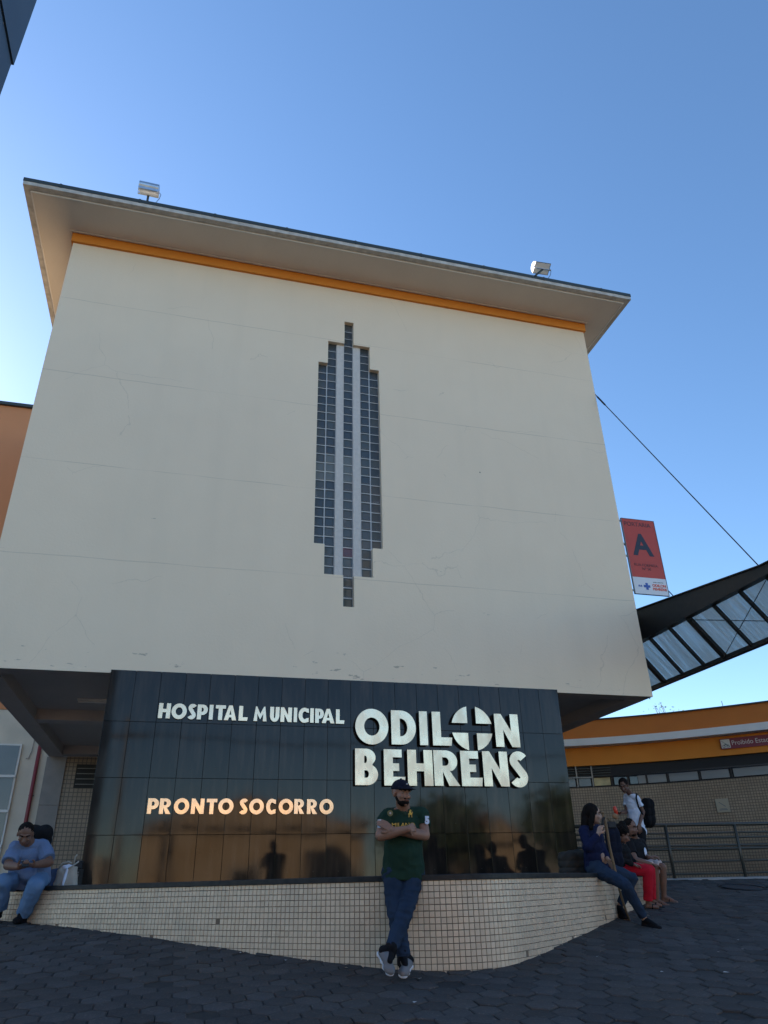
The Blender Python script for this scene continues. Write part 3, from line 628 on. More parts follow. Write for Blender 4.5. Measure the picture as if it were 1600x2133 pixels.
# glass block window
wi = tag(empty('glass_block_window', (2.59, 11.95, 7.66)), 'tall stepped slit of glass blocks set between two white strips in the cream wall', 'window')
under(wi, box('mortar_grid', M['gb_mortar'], 1.93, 3.25, 11.953, 12.06, 4.37, 10.95))
for x0, x1 in ((2.338, 2.489), (2.692, 2.843)):
    under(wi, box('plaster_strip', M['gb_strip'], x0, x1, 11.925, 11.97, 4.979, 10.329))
HB = .0885
def block_mesh(m):
    b = MB(); h = HB; i1 = h - .013
    v = [(-h, .03, -h), (h, .03, -h), (h, .03, h), (-h, .03, h), (-h, 0, -h), (h, 0, -h), (h, 0, h), (-h, 0, h), (-i1, .0, -i1), (i1, .0, -i1), (i1, .0, i1), (-i1, .0, i1)]
    b.add(v, [(0, 1, 5, 4), (1, 2, 6, 5), (2, 3, 7, 6), (3, 0, 4, 7), (4, 5, 9, 8), (5, 6, 10, 9), (6, 7, 11, 10), (7, 4, 8, 11)])
    d = .009; i2 = i1 - .010; n = 8
    b.add([(-i1, 0, -i1), (i1, 0, -i1), (i1, 0, i1), (-i1, 0, i1), (-i2, d, -i2), (i2, d, -i2), (i2, d, i2), (-i2, d, i2)], [(0, 1, 5, 4), (1, 2, 6, 5), (2, 3, 7, 6), (3, 0, 4, 7)])
    for k in range(n):
        a = -i2 + 2 * i2 * k / n; c = -i2 + 2 * i2 * (k + 1) / n; mdd = (a + c) / 2
        b.add([(a, d, -i2), (mdd, d - .004, -i2), (c, d, -i2), (a, d, i2), (mdd, d - .004, i2), (c, d, i2)], [(0, 1, 4, 3), (1, 2, 5, 4)])
    return b.mesh('glass_block', m)
GBM = [block_mesh(m) for m in GB]
def pick(col, row, n, z):
    if col == 2 and abs(z - 5.48) < .1: return 4
    if z > 8.8: return 0 if R.random() < .93 else 1
    if z > 7.55: return 0 if R.random() < .72 else 1
    if 6.9 < z <= 7.55: return R.choice((1, 2, 2, 1)) if col < 3 else R.choice((1, 2, 1, 0))
    if col < 2: return R.choice((0, 0, 0, 1)) if z > 5.5 else R.choice((1, 3, 1))
    return R.choice((3, 3, 1, 3, 1))
for col, (xc, n, z0) in enumerate(((2.039, 21, 5.568), (2.238, 27, 4.978), (2.590, 33, 4.385), (2.944, 27, 4.978), (3.143, 21, 5.568))):
    p_ = (10.94 - 4.385) / 33
    for r_ in range(n):
        z = z0 + p_ * (r_ + .5)
        o = bpy.data.objects.new('glass_block', GBM[pick(col, r_, n, z)]); link(o)
        o.matrix_world = Matrix.Translation((xc, 11.943, z)) @ Matrix.Rotation(R.gauss(0, .008), 4, 'Z') @ Matrix.Rotation(R.gauss(0, .008), 4, 'X'); under(wi, o)
# floodlights on the roof edge
def flood(x, z, tilt, roll, label, polex):
    r = tag(empty('floodlight', (x, 10.85, 12.19)), label, 'floodlight', 'floodlights on the roof edge')
    M0 = Matrix.Translation((x, 10.78, z)) @ Matrix.Rotation(roll, 4, 'Y') @ Matrix.Rotation(tilt, 4, 'X')
    b = MB(); n = 12; pr = []
    for i in range(n + 1):
        a = math.radians(-10 + 200 * i / n); pr.append((.115 * math.cos(a), .115 * math.sin(a)))
    pr += [(-.135, -.075), (.135, -.075)]
    vs = [(s_ * .19, y, z_) for s_ in (-1, 1) for y, z_ in pr]; k = len(pr)
    b.add([M0 @ Vector(v) for v in vs], [tuple(range(k)), tuple(range(2 * k - 1, k - 1, -1))] + [(i, (i + 1) % k, k + (i + 1) % k, k + i) for i in range(k)])
    under(r, b.build('shell', M['silver']))
    g = MB(); g.add([M0 @ Vector(v) for v in [(-.175, -.120, -.080), (.175, -.120, -.080), (.175, .120, -.080), (-.175, .120, -.080)]], [(0, 1, 2, 3)]); under(r, g.build('glass', M['lampglass']))
    y_ = MB(); 
    for s_ in (-1, 1): y_.beam(M0 @ Vector((s_ * .2, 0, 0)), M0 @ Vector((s_ * .2, 0, -.14)), .012, .03)
    y_.beam(M0 @ Vector((-.2, 0, -.14)), M0 @ Vector((.2, 0, -.14)), .03, .012); under(r, y_.build('bracket', M['silver']))
    p = MB(); p.beam(M0 @ Vector((0, 0, -.14)), (polex, 10.85, 12.18), .032, .032); under(r, p.build('pole', M['dark_metal']))
    c = MB(); e = M0 @ Vector((.19, 0, -.03)); c.tube([e, e + Vector((.05, 0, -.06)), e + Vector((.03, .02, -.16)), Vector((e.x - .08, 10.85, 12.185))], .006, 6); under(r, c.build('cable', M['black']))
flood(-1.775, 12.60, math.radians(28), math.radians(2), 'floodlight with a broad silver visor near the left roof corner', -1.775)
flood(6.86, 12.54, math.radians(-30), math.radians(-3), 'barrel-shaped floodlight on a slanted post near the right roof corner', 6.60)

# ---------------------------------------------------------------- hanging banner
bn = tag(empty('banner_sign', (8.9, 11.93, 5.12)), 'orange-red vertical banner with a big navy letter A beside the cream wall', 'sign')
under(bn, box('panel', M['banner_red'], 8.512, 9.285, 11.90, 11.925, 5.485, 6.815)); under(bn, box('white_foot', M['banner_white'], 8.512, 9.285, 11.90, 11.925, 5.12, 5.483))
fr = MB(); fr.box(8.500, 8.511, 11.894, 11.931, 5.11, 6.825); fr.box(9.286, 9.297, 11.894, 11.931, 5.11, 6.825); fr.box(8.511, 9.286, 11.894, 11.931, 6.816, 6.825); fr.box(8.511, 9.286, 11.894, 11.931, 5.11, 5.119)
under(bn, fr.build('frame', M['alu']))
for z in (6.74, 5.93, 5.17): under(bn, box('bracket', M['alu'], 8.42, 8.499, 11.90, 11.93, z, z + .035))
def btext(s, size, m, x, z, root=bn, y=11.8985, **k): return under(root, text('print', s, size, m, None, face_y(x, y, z), **k))
btext('PORTARIA', .135, M['print_dark'], 8.87, 6.655, sx=1.0)
btext('A', .68, M['print_navy'], 8.885, 5.995, bold=.020, sx=.96)
btext('RUA FORMIGA', .084, M['print_dark'], 8.885, 5.735); btext('Nº 50', .084, M['print_dark'], 8.885, 5.65)
btext('SUS', .052, M['print_blue'], 8.655, 5.275, bold=.002)
cr_ = MB(); cr_.box(8.735, 8.885, 11.896, 11.899, 5.265, 5.317); cr_.box(8.784, 8.836, 11.8955, 11.8985, 5.216, 5.366); under(bn, cr_.build('print_cross', M['print_blue']))
btext('ODILON', .082, M['print_red'], 9.10, 5.295, bold=.003); btext('BEHRENS', .078, M['print_red'], 9.10, 5.218, bold=.003)
btext('HOSPITAL MUNICIPAL', .024, M['print_navy'], 9.09, 5.385)

# ---------------------------------------------------------------- canopy and its stay cables
cn = tag(empty('glass_canopy', (9.4, 10.5, 4.5)), 'sloping glass canopy on black steel rafters right of the cream block', 'canopy')
T0 = Vector((9.25, 0, 4.49)); B0 = Vector((9.865, 0, 3.765))
def onp(f, y, off=0):
    d = (B0 - T0); nrm = Vector((d.z, 0, -d.x)).normalized(); p = T0 + d * f + nrm * off; return Vector((p.x, y, p.z))
b = MB()
prof = [(16.0, 5.53), (13.0, 5.137), (9.2, 4.637), (8.2, 4.60), (6.2, 4.60)]
vs = []
for y, z in prof: vs += [(9.10, y, z), (9.25, y, z), (9.25, y, 4.46), (9.10, y, 4.46)]
b.add(vs, [(i * 4 + k, i * 4 + (k + 1) % 4, i * 4 + 4 + (k + 1) % 4, i * 4 + 4 + k) for i in range(4) for k in range(4)] + [(3, 2, 1, 0), (16, 17, 18, 19)])
vs = []
for y, z in prof: vs += [(9.06, y, z + .02), (9.30, y, z + .02), (9.30, y, z), (9.06, y, z)]
b.add(vs, [(i * 4 + k, i * 4 + (k + 1) % 4, i * 4 + 4 + (k + 1) % 4, i * 4 + 4 + k) for i in range(4) for k in range(4)])
under(cn, b.build('main_beam', M['black_steel']))
RY = [15.2, 14.05, 13.36, 12.70, 12.01, 11.40, 10.65, 9.93, 9.22, 8.5, 7.8, 7.1, 6.4]
for i, y in enumerate(RY):
    thick = .11 if y in (13.36, 11.40, 9.22, 7.1, 15.2) else .05
    r_ = MB(); r_.beam(onp(-.03, y, .03), onp(1.0, y, .03), thick, .07, up=(0, 0, 1)); under(cn, r_.build('rafter', M['black_steel']))
    if i: 
        g = MB(); a0, a1 = RY[i - 1] - .02, y + .02; q = [onp(0, a0, -.012), onp(1, a0, -.012), onp(1, a1, -.012), onp(0, a1, -.012)]; q2 = [onp(0, a0, -.02), onp(1, a0, -.02), onp(1, a1, -.02), onp(0, a1, -.02)]
        g.add(q + q2, [(0, 1, 2, 3), (7, 6, 5, 4), (0, 4, 5, 1), (1, 5, 6, 2), (2, 6, 7, 3), (3, 7, 4, 0)]); under(cn, g.build('glass_pane', M['canopy_glass']))
e = MB(); e.beam(onp(1.02, 16, .03), onp(1.02, 6.2, .03), .05, .07); e.beam(onp(1.09, 16, .0), onp(1.09, 6.2, .0), .02, .03); under(cn, e.build('edge_beam', M['black_steel']))
e = MB(); e.tube([onp(0, 11.40, .08), onp(1, 9.22, .08)], .008, 6); e.tube([onp(1, 11.40, .085), onp(0, 9.22, .085)], .008, 6); under(cn, e.build('brace_rod', M['black_steel']))
under(cn, box('wall_bracket', M['black_steel'], 8.42, 9.10, 13.1, 13.5, 4.3, 5.1))
for a_, b2, l in (((8.43, 11.90, 10.06), (9.2, 9.31, 4.66), 'long dark stay cable from high on the cream wall down to the canopy'), ((8.53, 12.02, 6.302), (9.511, 12.0, 5.115), 'short stay cable passing behind the orange-red banner to the canopy')):
    st = tag(empty('stay_cable', a_), l, 'cable', 'stay cables of the canopy'); A_, B_ = Vector(a_), Vector(b2); c = MB(); c.tube([A_, B_], .011, 6); under(st, c.build('cable', M['black_steel']))
    c = MB(); c.tube([A_.lerp(B_, .02), A_.lerp(B_, .03), A_.lerp(B_, .085), A_.lerp(B_, .095)], [.01, .02, .02, .01], 8); under(st, c.build('turnbuckle', M['black_steel']))

# ---------------------------------------------------------------- curved single-storey wing on the right
wg = tag(empty('low_wing', (11, 17, 0)), 'low curved wing with orange parapet, white band and beige mosaic wall', 'building')
wc = crom([(x, y, 0) for x, y in [(3.5, 17.5), (5.5, 17.45), (7, 17.4), (8.2, 17.3), (9.25, 17.0), (10.32, 16.45), (11.5, 15.6), (12.95, 14.2), (14.4, 12.5), (15.6, 10.6), (16.6, 8.4)]], 12)
def nb(P, i): n_ = normal_at(P, i); return -n_          # away from the street
for nm, o0, o1, z0, z1, m in (('white_band', .55, 0, 3.0, 3.168, 'white'), ('parapet', .30, .05, 3.168, 3.605, 'orange_wall'), ('coping', .36, .0, 3.605, 3.635, 'dark_metal'), ('lintel', .60, .35, 2.562, 2.999, 'orange'),
                              ('mosaic_wall', .62, .35, -.35, 2.048, 'mosaic_wing'), ('window_recess', .62, .44, 2.05, 2.56, 'black'), ('sill', .44, .345, 2.049, 2.066, 'black'), ('roof', 4.0, .31, 3.2, 3.3, 'dark_metal')):
    under(wg, ribbon(wc, o0, o1, z0, z1, nf=nb).build(nm, M[m]))
wo_ = [p + nb(wc, i) * .40 for i, p in enumerate(wc)]
def wing_pt(x):
    for i in range(len(wo_) - 1):
        if wo_[i].x <= x <= wo_[i + 1].x:
            t = (x - wo_[i].x) / (wo_[i + 1].x - wo_[i].x); return wo_[i].lerp(wo_[i + 1], t)
def wing_box(x0, x1, z0, z1, y0, y1, name, m):
    a, c = wing_pt(x0), wing_pt(x1); d = (c - a).normalized(); n_ = Vector((-d.y, d.x, 0)); b = MB()
    b.add([p + n_ * q + Vector((0, 0, z)) for z in (z0, z1) for q in (y0, y1) for p in (a, c)], [(0, 2, 3, 1), (4, 5, 7, 6), (0, 1, 5, 4), (2, 6, 7, 3), (0, 4, 6, 2), (1, 3, 7, 5)])
    return under(wg, b.build(name, m))
for x0, x1, m in ((8.55, 8.85, 'glass_grey'), (8.90, 9.34, 'glass_grey'), (9.39, 9.59, 'glass_grey'), (9.67, 9.93, 'glass_grey'), (10.0, 10.34, 'glass_blind'), (10.42, 10.68, 'glass_dark'), (10.74, 10.89, 'glass_dark'), (10.90, 11.045, 'glass_frost'),
                 (11.085, 11.43, 'glass_frost'), (11.485, 11.985, 'glass_frost'), (12.04, 12.49, 'glass_frost'), (12.56, 13.2, 'glass_frost'), (13.25, 13.8, 'glass_frost')):
    wing_box(x0, x1, 2.085, 2.268, .0, .02, 'window_pane', M[m])
for x0, x1 in ((9.36, 9.62), (9.62, 9.96), (9.96, 10.38)):
    wing_box(x0, x0 + .03, 2.05, 2.56, -.02, .03, 'window_mullion', M['alu'])
    for k in range(4): wing_box(x0 + .03, x1, 2.31 + k * .06, 2.325 + k * .06, -.01, .03, 'louver_slat', M['dark_metal'])
for x in (10.37, 10.70, 11.06, 11.455, 12.01, 12.525, 13.22): wing_box(x - .012, x + .012, 2.06, 2.29, -.02, .02, 'window_mullion', M['black_steel'])
wing_box(8.6, 9.97, 2.275, 2.298, -.02, .03, 'window_rail', M['alu'])
wing_box(9.97, 13.8, 2.272, 2.30, -.015, .03, 'window_rail', M['black_steel'])
a, c = wing_pt(12.45), wing_pt(14.2); ang = math.atan2(wing_pt(12.8).y - a.y, wing_pt(12.8).x - a.x)
sg = tag(empty('maroon_sign', (a.x - .03, a.y - .085, 2.70), ang), 'maroon strip sign reading Proibido Estacionar with a motorcycle pictogram under the white band', 'sign')
def child_local(root, o): o.parent = root; return o
child_local(sg, box('panel', M['sign_maroon'], -.02, 2.3, -.02, .02, .0, .235)); child_local(sg, box('pictogram_panel', M['print_white'], -.005, .195, -.0245, -.0205, .018, .217))
pm = MB()
for cx in (.050, .140):
    pts = [(cx + .028 * math.cos(i * PI / 8), -.027, .062 + .028 * math.sin(i * PI / 8)) for i in range(17)]; pm.tube(pts, .006, 5, cap=False)
pm.beam((.05, -.027, .062), (.095, -.027, .105), .004, .011); pm.beam((.095, -.027, .105), (.14, -.027, .062), .004, .011); pm.beam((.07, -.027, .105), (.115, -.027, .11), .004, .014); pm.beam((.01, -.0285, .19), (.18, -.0285, .04), .004, .008)
child_local(sg, pm.build('pictogram', M['print_grey']))
child_local(sg, text('print', 'Proibido Estacionar Motos', .148, M['print_white'], None, face_y(.225, -.021, .075), align='LEFT', sx=.93))
nz_ = wing_pt(12.27); nt_ = tag(empty('wall_notice', (nz_.x - .045, nz_.y - .075, 1.33), ang), 'small pale paper notice fixed to the beige mosaic wall', 'notice')
child_local(nt_, box('paper', M['paper'], -.14, .14, -.008, .0, 0, .29)); pm = MB(); pm.beam((-.07, -.010, .22), (.06, -.010, .12), .003, .014); pm.box(-.09, .09, -.0105, -.0085, .045, .058); pm.box(-.07, .08, -.0105, -.0085, .07, .08)
child_local(nt_, pm.build('print', M['print_grey']))
an = tag(empty('roof_antenna', (12.65, 15.1, 3.63)), 'thin bare rod standing on the edge of the low wing roof', 'antenna'); b = MB(); b.tube([(0, 0, -.02), (-.02, 0, .20)], .008, 5); child_local(an, b.build('rod', M['alu'])); child_local(an, box('base', M['alu'], -.03, .03, -.02, .02, -.03, .0))

# railing and rough kerb in front of the wing
def rail_line(x): return 12.60 - .155 * (x - 8.0)
rl = tag(empty('metal_railing', (8.2, 12.6, 0)), 'dark tubular railing with seven rails in front of the mosaic wall', 'railing')
rinv = rl
zr = [(.865, .030), (.725, .017), (.645, .017), (.515, .019), (.462, .025), (.262, .014), (.065, .014)]
for z, r_ in zr:
    b = MB(); b.tube([(4.6, rail_line(4.6), z), (10.0, rail_line(10.0), z + .0), (14.2, rail_line(14.2), z)], r_, 8); under(rl, b.build('rail', M['rail'], smooth=True))
for x in (5.2, 6.75, 8.62, 9.93, 11.25, 12.6, 13.9):
    b = MB(); b.tube([(x, rail_line(x) - .01, -.10), (x, rail_line(x) - .01, .86)], .029, 8); under(rl, b.build('post', M['rail'], smooth=True))
kb = MB(); pts = [(4.4 + i * .14) for i in range(72)]; vs = []
for x in pts:
    y = rail_line(x) - .22; j = R.uniform(-.015, .02); g = gz(x, y)
    vs += [(x, y - .04 + j, g - .05), (x, y - .03 + j, -.012 + R.uniform(-.008, .014)), (x, y + .16, -.004), (x, y + .6, .004)]
kb.add(vs, [(i * 4 + k, i * 4 + 4 + k, i * 4 + 5 + k, i * 4 + 1 + k) for i in range(len(pts) - 1) for k in range(3)])
tag(kb.build('kerb', M['concrete'], smooth=True), kind='structure')
mh = tag(empty('manhole_cover', (8.82, 11.06, gz(8.82, 11.06) + .002)), 'round iron manhole cover in the dark paving near the railing', 'manhole'); mh.rotation_euler = (.1143, 0, 0)
b = MB(); b.tube([(0, 0, -.03), (0, 0, .0)], .30, 28); child_local(mh, b.build('cover', M['black_steel'])); b = MB(); b.tube([(.335 * math.cos(i * PI / 16), .335 * math.sin(i * PI / 16), .0) for i in range(33)], .010, 6, cap=False); child_local(mh, b.build('ring', M['black_steel']))

# ---------------------------------------------------------------- left: recessed walls behind the open ground floor
lb = tag(empty('left_building', (-6, 20.3, 0)), 'faded orange block above a cream ground floor left of the hospital block', 'building')
under(lb, box('upper_wall', M['orange_left'], -26, -3.201, 20.32, 28, 4.15, 13.20)); under(lb, box('coping', M['dark_metal'], -26.1, -3.15, 20.22, 28.1, 13.20, 13.30))
under(lb, box('added_sun_blocker', M['orange_left'], -26, -3.25, 28.2, 40, 0, 17.2)); under(lb, box('lower_wall', M['pale_wall'], -26, -3.245, 20.34, 27.9, -.2, 4.148))  # taller block behind is unseen, added to keep sun off the hospital's left wall
wn_ = under(lb, box('window', M['white'], -6.2, -3.86, 20.27, 20.335, .24, 3.31))
for z0, z1 in ((.28, .98), (1.02, 1.74), (1.78, 2.52), (2.57, 3.27)):
    for x0, x1 in ((-6.16, -5.05), (-5.0, -3.90)):
        p = box('pane', M['glass_grey'], x0, x1, 20.262, 20.269, z0, z1); p.parent = wn_; p.matrix_parent_inverse = wn_.matrix_parent_inverse.copy(); p.matrix_parent_inverse = Matrix()
for z in (1.0, 1.76, 2.545): under(lb, box('window_bar', M['white'], -6.2, -3.86, 20.21, 20.26, z - .03, z + .03))
pi = tag(MB().build('x', M['pipe_red']) if False else empty('wall_pipe', (-3.44, 20.25, 0)), 'dark red vertical pipe on the cream wall beside the grey pillar', 'pipe'); b = MB(); b.tube([(-3.44, 20.26, -.1), (-3.44, 20.26, 3.4)], .045, 10); under(pi, b.build('pipe', M['pipe_red'], smooth=True))
b = MB()
for z in (.8, 2.1): b.box(-3.50, -3.38, 20.29, 20.34, z, z + .03)
under(pi, b.build('clamp', M['alu']))
cdu = tag(empty('cable_conduit', (-3.66, 20.3, 2.9)), 'short bent grey conduit on the cream wall under the beam', 'conduit'); b = MB(); b.tube([(-3.60, 20.30, 3.5), (-3.62, 20.30, 3.15), (-3.66, 20.30, 2.98), (-3.72, 20.30, 2.97)], .012, 6); under(cdu, b.build('tube', M['concrete']))
gp = tag(empty('grey_pillar', (-3.0, 20.4, 0)), 'broad grey concrete pillar under the back edge of the cream block', 'pillar')
for z0, z1 in ((-.1, .88), (.885, 1.90), (1.905, 3.03)): under(gp, box('concrete_panel', M['concrete'], -3.24, -2.78, 20.31, 20.7, z0, z1, bev=.004))
mw = MB(); mw.box(-2.779, 8.4, 20.36, 20.6, -.1, 3.23)
mo = MB(); mo.add([(-2.779, 20.36, -.1), (8.4, 20.36, -.1), (8.4, 20.36, 3.23), (-2.779, 20.36, 3.23)], [(0, 1, 2, 3)], 0, [[(-2.779, -.1), (8.4, -.1), (8.4, 3.23), (-2.779, 3.23)]])
mo.add([(-2.779, 20.6, -.1), (8.4, 20.6, -.1), (8.4, 20.6, 3.23), (-2.779, 20.6, 3.23)], [(3, 2, 1, 0)])
bw = tag(empty('rear_wall', (-2, 20.4, 0)), 'brown mosaic wall at the back of the sheltered passage', 'wall'); under(bw, mo.build('mosaic_face', M['mosaic_under']))
lv = under(bw, box('louver_window', M['black'], -2.52, -1.4, 20.335, 20.358, 2.30, 2.86))
for k in range(4):
    p = box('slat', M['alu'], -2.49, -1.43, 20.30, 20.332, 2.38 + k * .125, 2.395 + k * .125); p.parent = lv
tf_ = tag(box('terrace_floor', M['concrete'], -3.9, 6.9, 12.45, 20.3, -.3, .030), kind='structure')

# ---------------------------------------------------------------- tall clad pylon close by on the left
py = tag(empty('clad_pylon', (-2.6, 2.8, -1.5)), 'tall dark blue-grey metal-clad pylon cutting the top left corner', 'pylon')
under(py, box('cladding_panel', M['cladding'], -3.6, -2.060, .6, 4.575, 6.565, 9.8)); under(py, box('cladding_panel', M['cladding'], -3.59, -2.075, .61, 4.560, 2.9, 6.555)); under(py, box('cladding_panel', M['cladding'], -3.59, -2.075, .61, 4.560, -1.6, 2.89))
under(py, box('core', M['black'], -3.55, -2.10, .65, 4.53, -1.6, 9.78))

# ---------------------------------------------------------------- across the street, behind the camera (what the granite mirrors)
def house(x0, x1, y1, top, m, label, gable=True, gh=1.38, doors=(), wins=(), z0=-1.62):
    h = tag(empty('street_house', ((x0 + x1) / 2, y1 - 3, z0)), label, 'house')
    under(h, box('wall', m, x0, x1, y1 - 7, y1, z0, top))
    if gable:
        b = MB(); mx = (x0 + x1) / 2; e_ = .35
        b.add([(x0 - e_, y1 + e_, top), (x1 + e_, y1 + e_, top), (mx, y1 + e_, top + gh), (x0 - e_, y1 - 7.3, top), (x1 + e_, y1 - 7.3, top), (mx, y1 - 7.3, top + gh)], [(0, 1, 2), (5, 4, 3), (0, 2, 5, 3), (2, 1, 4, 5), (1, 0, 3, 4)])
        under(h, b.build('roof', M['roof_tile'])); b = MB(); b.add([(x0, y1 + e_ + .01, top), (x1, y1 + e_ + .01, top), (mx, y1 + e_ + .01, top + gh - .10), (x0, y1 - .1, top), (x1, y1 - .1, top), (mx, y1 - .1, top + gh - .10)], [(0, 1, 2), (5, 4, 3), (0, 3, 4, 1)]); under(h, b.build('gable', m))
    for a_, c_ in doors: under(h, box('door', M['wood_door'], a_, c_, y1, y1 + .05, z0, z0 + 2.2))
    for a_, c_, d_, e_ in wins:
        f = under(h, box('window', M['white'], a_, c_, y1, y1 + .05, d_, e_)); g = box('pane', M['glass_dark'], a_ + .06, c_ - .06, y1 + .051, y1 + .06, d_ + .06, e_ - .06); g.parent = f
    return h
house(-1.5, 8.8, -13, 2.5, M['tan_wall'], 'sunlit tan house with a low gabled roof across the street', doors=[(6.8, 7.8)], wins=[(2.4, 3.8, -.2, .9)])
house(-9.5, -3.2, -15, 1.4, M['pale_wall'], 'low pale house across the street beside the utility pole', gable=False, doors=[(-5, -4)], wins=[(-8.4, -6.6, -.2, .8)])
house(14.9, 17.2, -14, 1.9, M['tan_wall'], 'small tan house across the street with one window', gable=True, wins=[(15.6, 16.5, -.3, .7)])
house(22, 34, -18, 2.6, M['pale_wall'], 'long two-tone pale house at the far end of the street', gable=False, wins=[(23.5, 25, -.2, 1), (28, 29.5, -.2, 1)])
up = tag(empty('utility_pole', (-2.3, -10, -1.6)), 'concrete utility pole with a crossarm and wires across the street', 'pole'); b = MB(); b.tube([(0, 0, 0), (0, 0, 8.2)], [.15, .10], 10); child_local(up, b.build('post', M['concrete'])); child_local(up, box('crossarm', M['bark'], -1.0, 1.0, -.05, .05, 7.5, 7.62))
b = MB()
for k in (-.9, -.3, .3, .9):
    b.tube([(-40, k * .4 - 1, 7.4), (-18, k * .4, 6.95), (k, 0, 7.66), (16, k * .4, 6.9), (36, k * .4 + 1, 7.4)], .012, 4)
child_local(up, b.build('wire', M['black']))
def tree(x, y, z, h, cr_, label, seed, bare=False, parts=1200):
    r_ = random.Random(seed); t = tag(empty('street_tree' if not bare else 'distant_tree', (x, y, z)), label, 'tree'); b = MB(); tips = []
    def grow(p, d, l, rad, lev):
        q = p + d * l; k_ = .45 if bare else 1; b.tube([p, p.lerp(q, .5) + Vector((r_.gauss(0, .04), r_.gauss(0, .04), 0)) * l, q], [rad * k_, rad * .85 * k_, rad * .7 * k_], 6 if lev < 2 else 4)
        if lev >= 4: tips.append(q); return
        for _ in range(3 if lev else 4):
            nd = (d + Vector((r_.uniform(-1, 1), r_.uniform(-1, 1), r_.uniform(-.2, .7))) * .75).normalized(); grow(q, nd, l * r_.uniform(.6, .8), rad * .58, lev + 1)
        tips.append(q)
    grow(Vector((0, 0, 0)), Vector((0, 0, 1)), h * .36, .05 * h * .5, 0)
    child_local(t, b.build('trunk', M['bark'])); lf = MB()
    for _ in range(parts):
        p = r_.choice(tips) + Vector((r_.gauss(0, 1), r_.gauss(0, 1), r_.gauss(0, .8))) * cr_ * .12; s_ = cr_ * r_.uniform(.03, .06)
        a_ = Vector((r_.gauss(0, 1), r_.gauss(0, 1), r_.gauss(0, 1))).normalized(); c_ = a_.orthogonal().normalized()
        lf.add([p - a_ * s_, p + c_ * s_ * .5, p + a_ * s_, p - c_ * s_ * .5], [(0, 1, 2, 3)])
    child_local(t, tag(lf.build('crown', M['leaf']), kind='stuff'))
tree(19.0, -11.5, -1.6, 5.2, 5.0, 'leafy street tree across the street in front of the long pale house', 3, parts=5000)
tree(11.2, -10.5, -1.6, 4.2, 4.6, 'bushy street tree between the two tan houses', 5, parts=5000)
b = MB(); b.box(-20, 34, -13.0, -9.6, -1.75, -1.50); tag(b.build('added_sidewalk', M['concrete']), kind='structure')  # unseen pale strip, added so sunlit concrete bounces light onto the facade
tree(24.708, 34, 0, 7.99, 1.6, 'sparse twiggy tree top showing above the orange parapet', 11, bare=True, parts=260)
for k in range(26):
    t_ = [(R.uniform(1.5, 8.5), R.uniform(4.9, 9))][0]
    x, y = t_
    if k < 8: x = .2 + k * .28 + R.uniform(-.1, .1); y = bench_y(x) - R.uniform(.08, .4)
    elif k < 14: x = 4.2 + R.uniform(-.6, 2.6); y = R.uniform(6.0, 8.0)
    if bench_y(x) < y + .05: continue
    b = MB(); s_ = R.uniform(.008, .020); q = [(R.uniform(-1, 1) * s_, R.uniform(-1, 1) * s_, R.uniform(0, .008)) for _ in range(4)]
    b.add([(-s_ * 1.5, -s_ * .3, .004), (s_, -s_ * .5, .006), (s_ * 1.4, s_ * .4, .003), (-s_, s_ * .5, .008)], [(0, 1, 2, 3)])
    o = b.build('litter_scrap', M['litter']); o.location = (x, y, gz(x, y) + .004); o.rotation_euler = (.114, 0, R.uniform(0, 6)); tag(o, 'tiny white scrap of litter lying on the dark hexagonal paving', 'litter', 'scraps of litter on the paving')

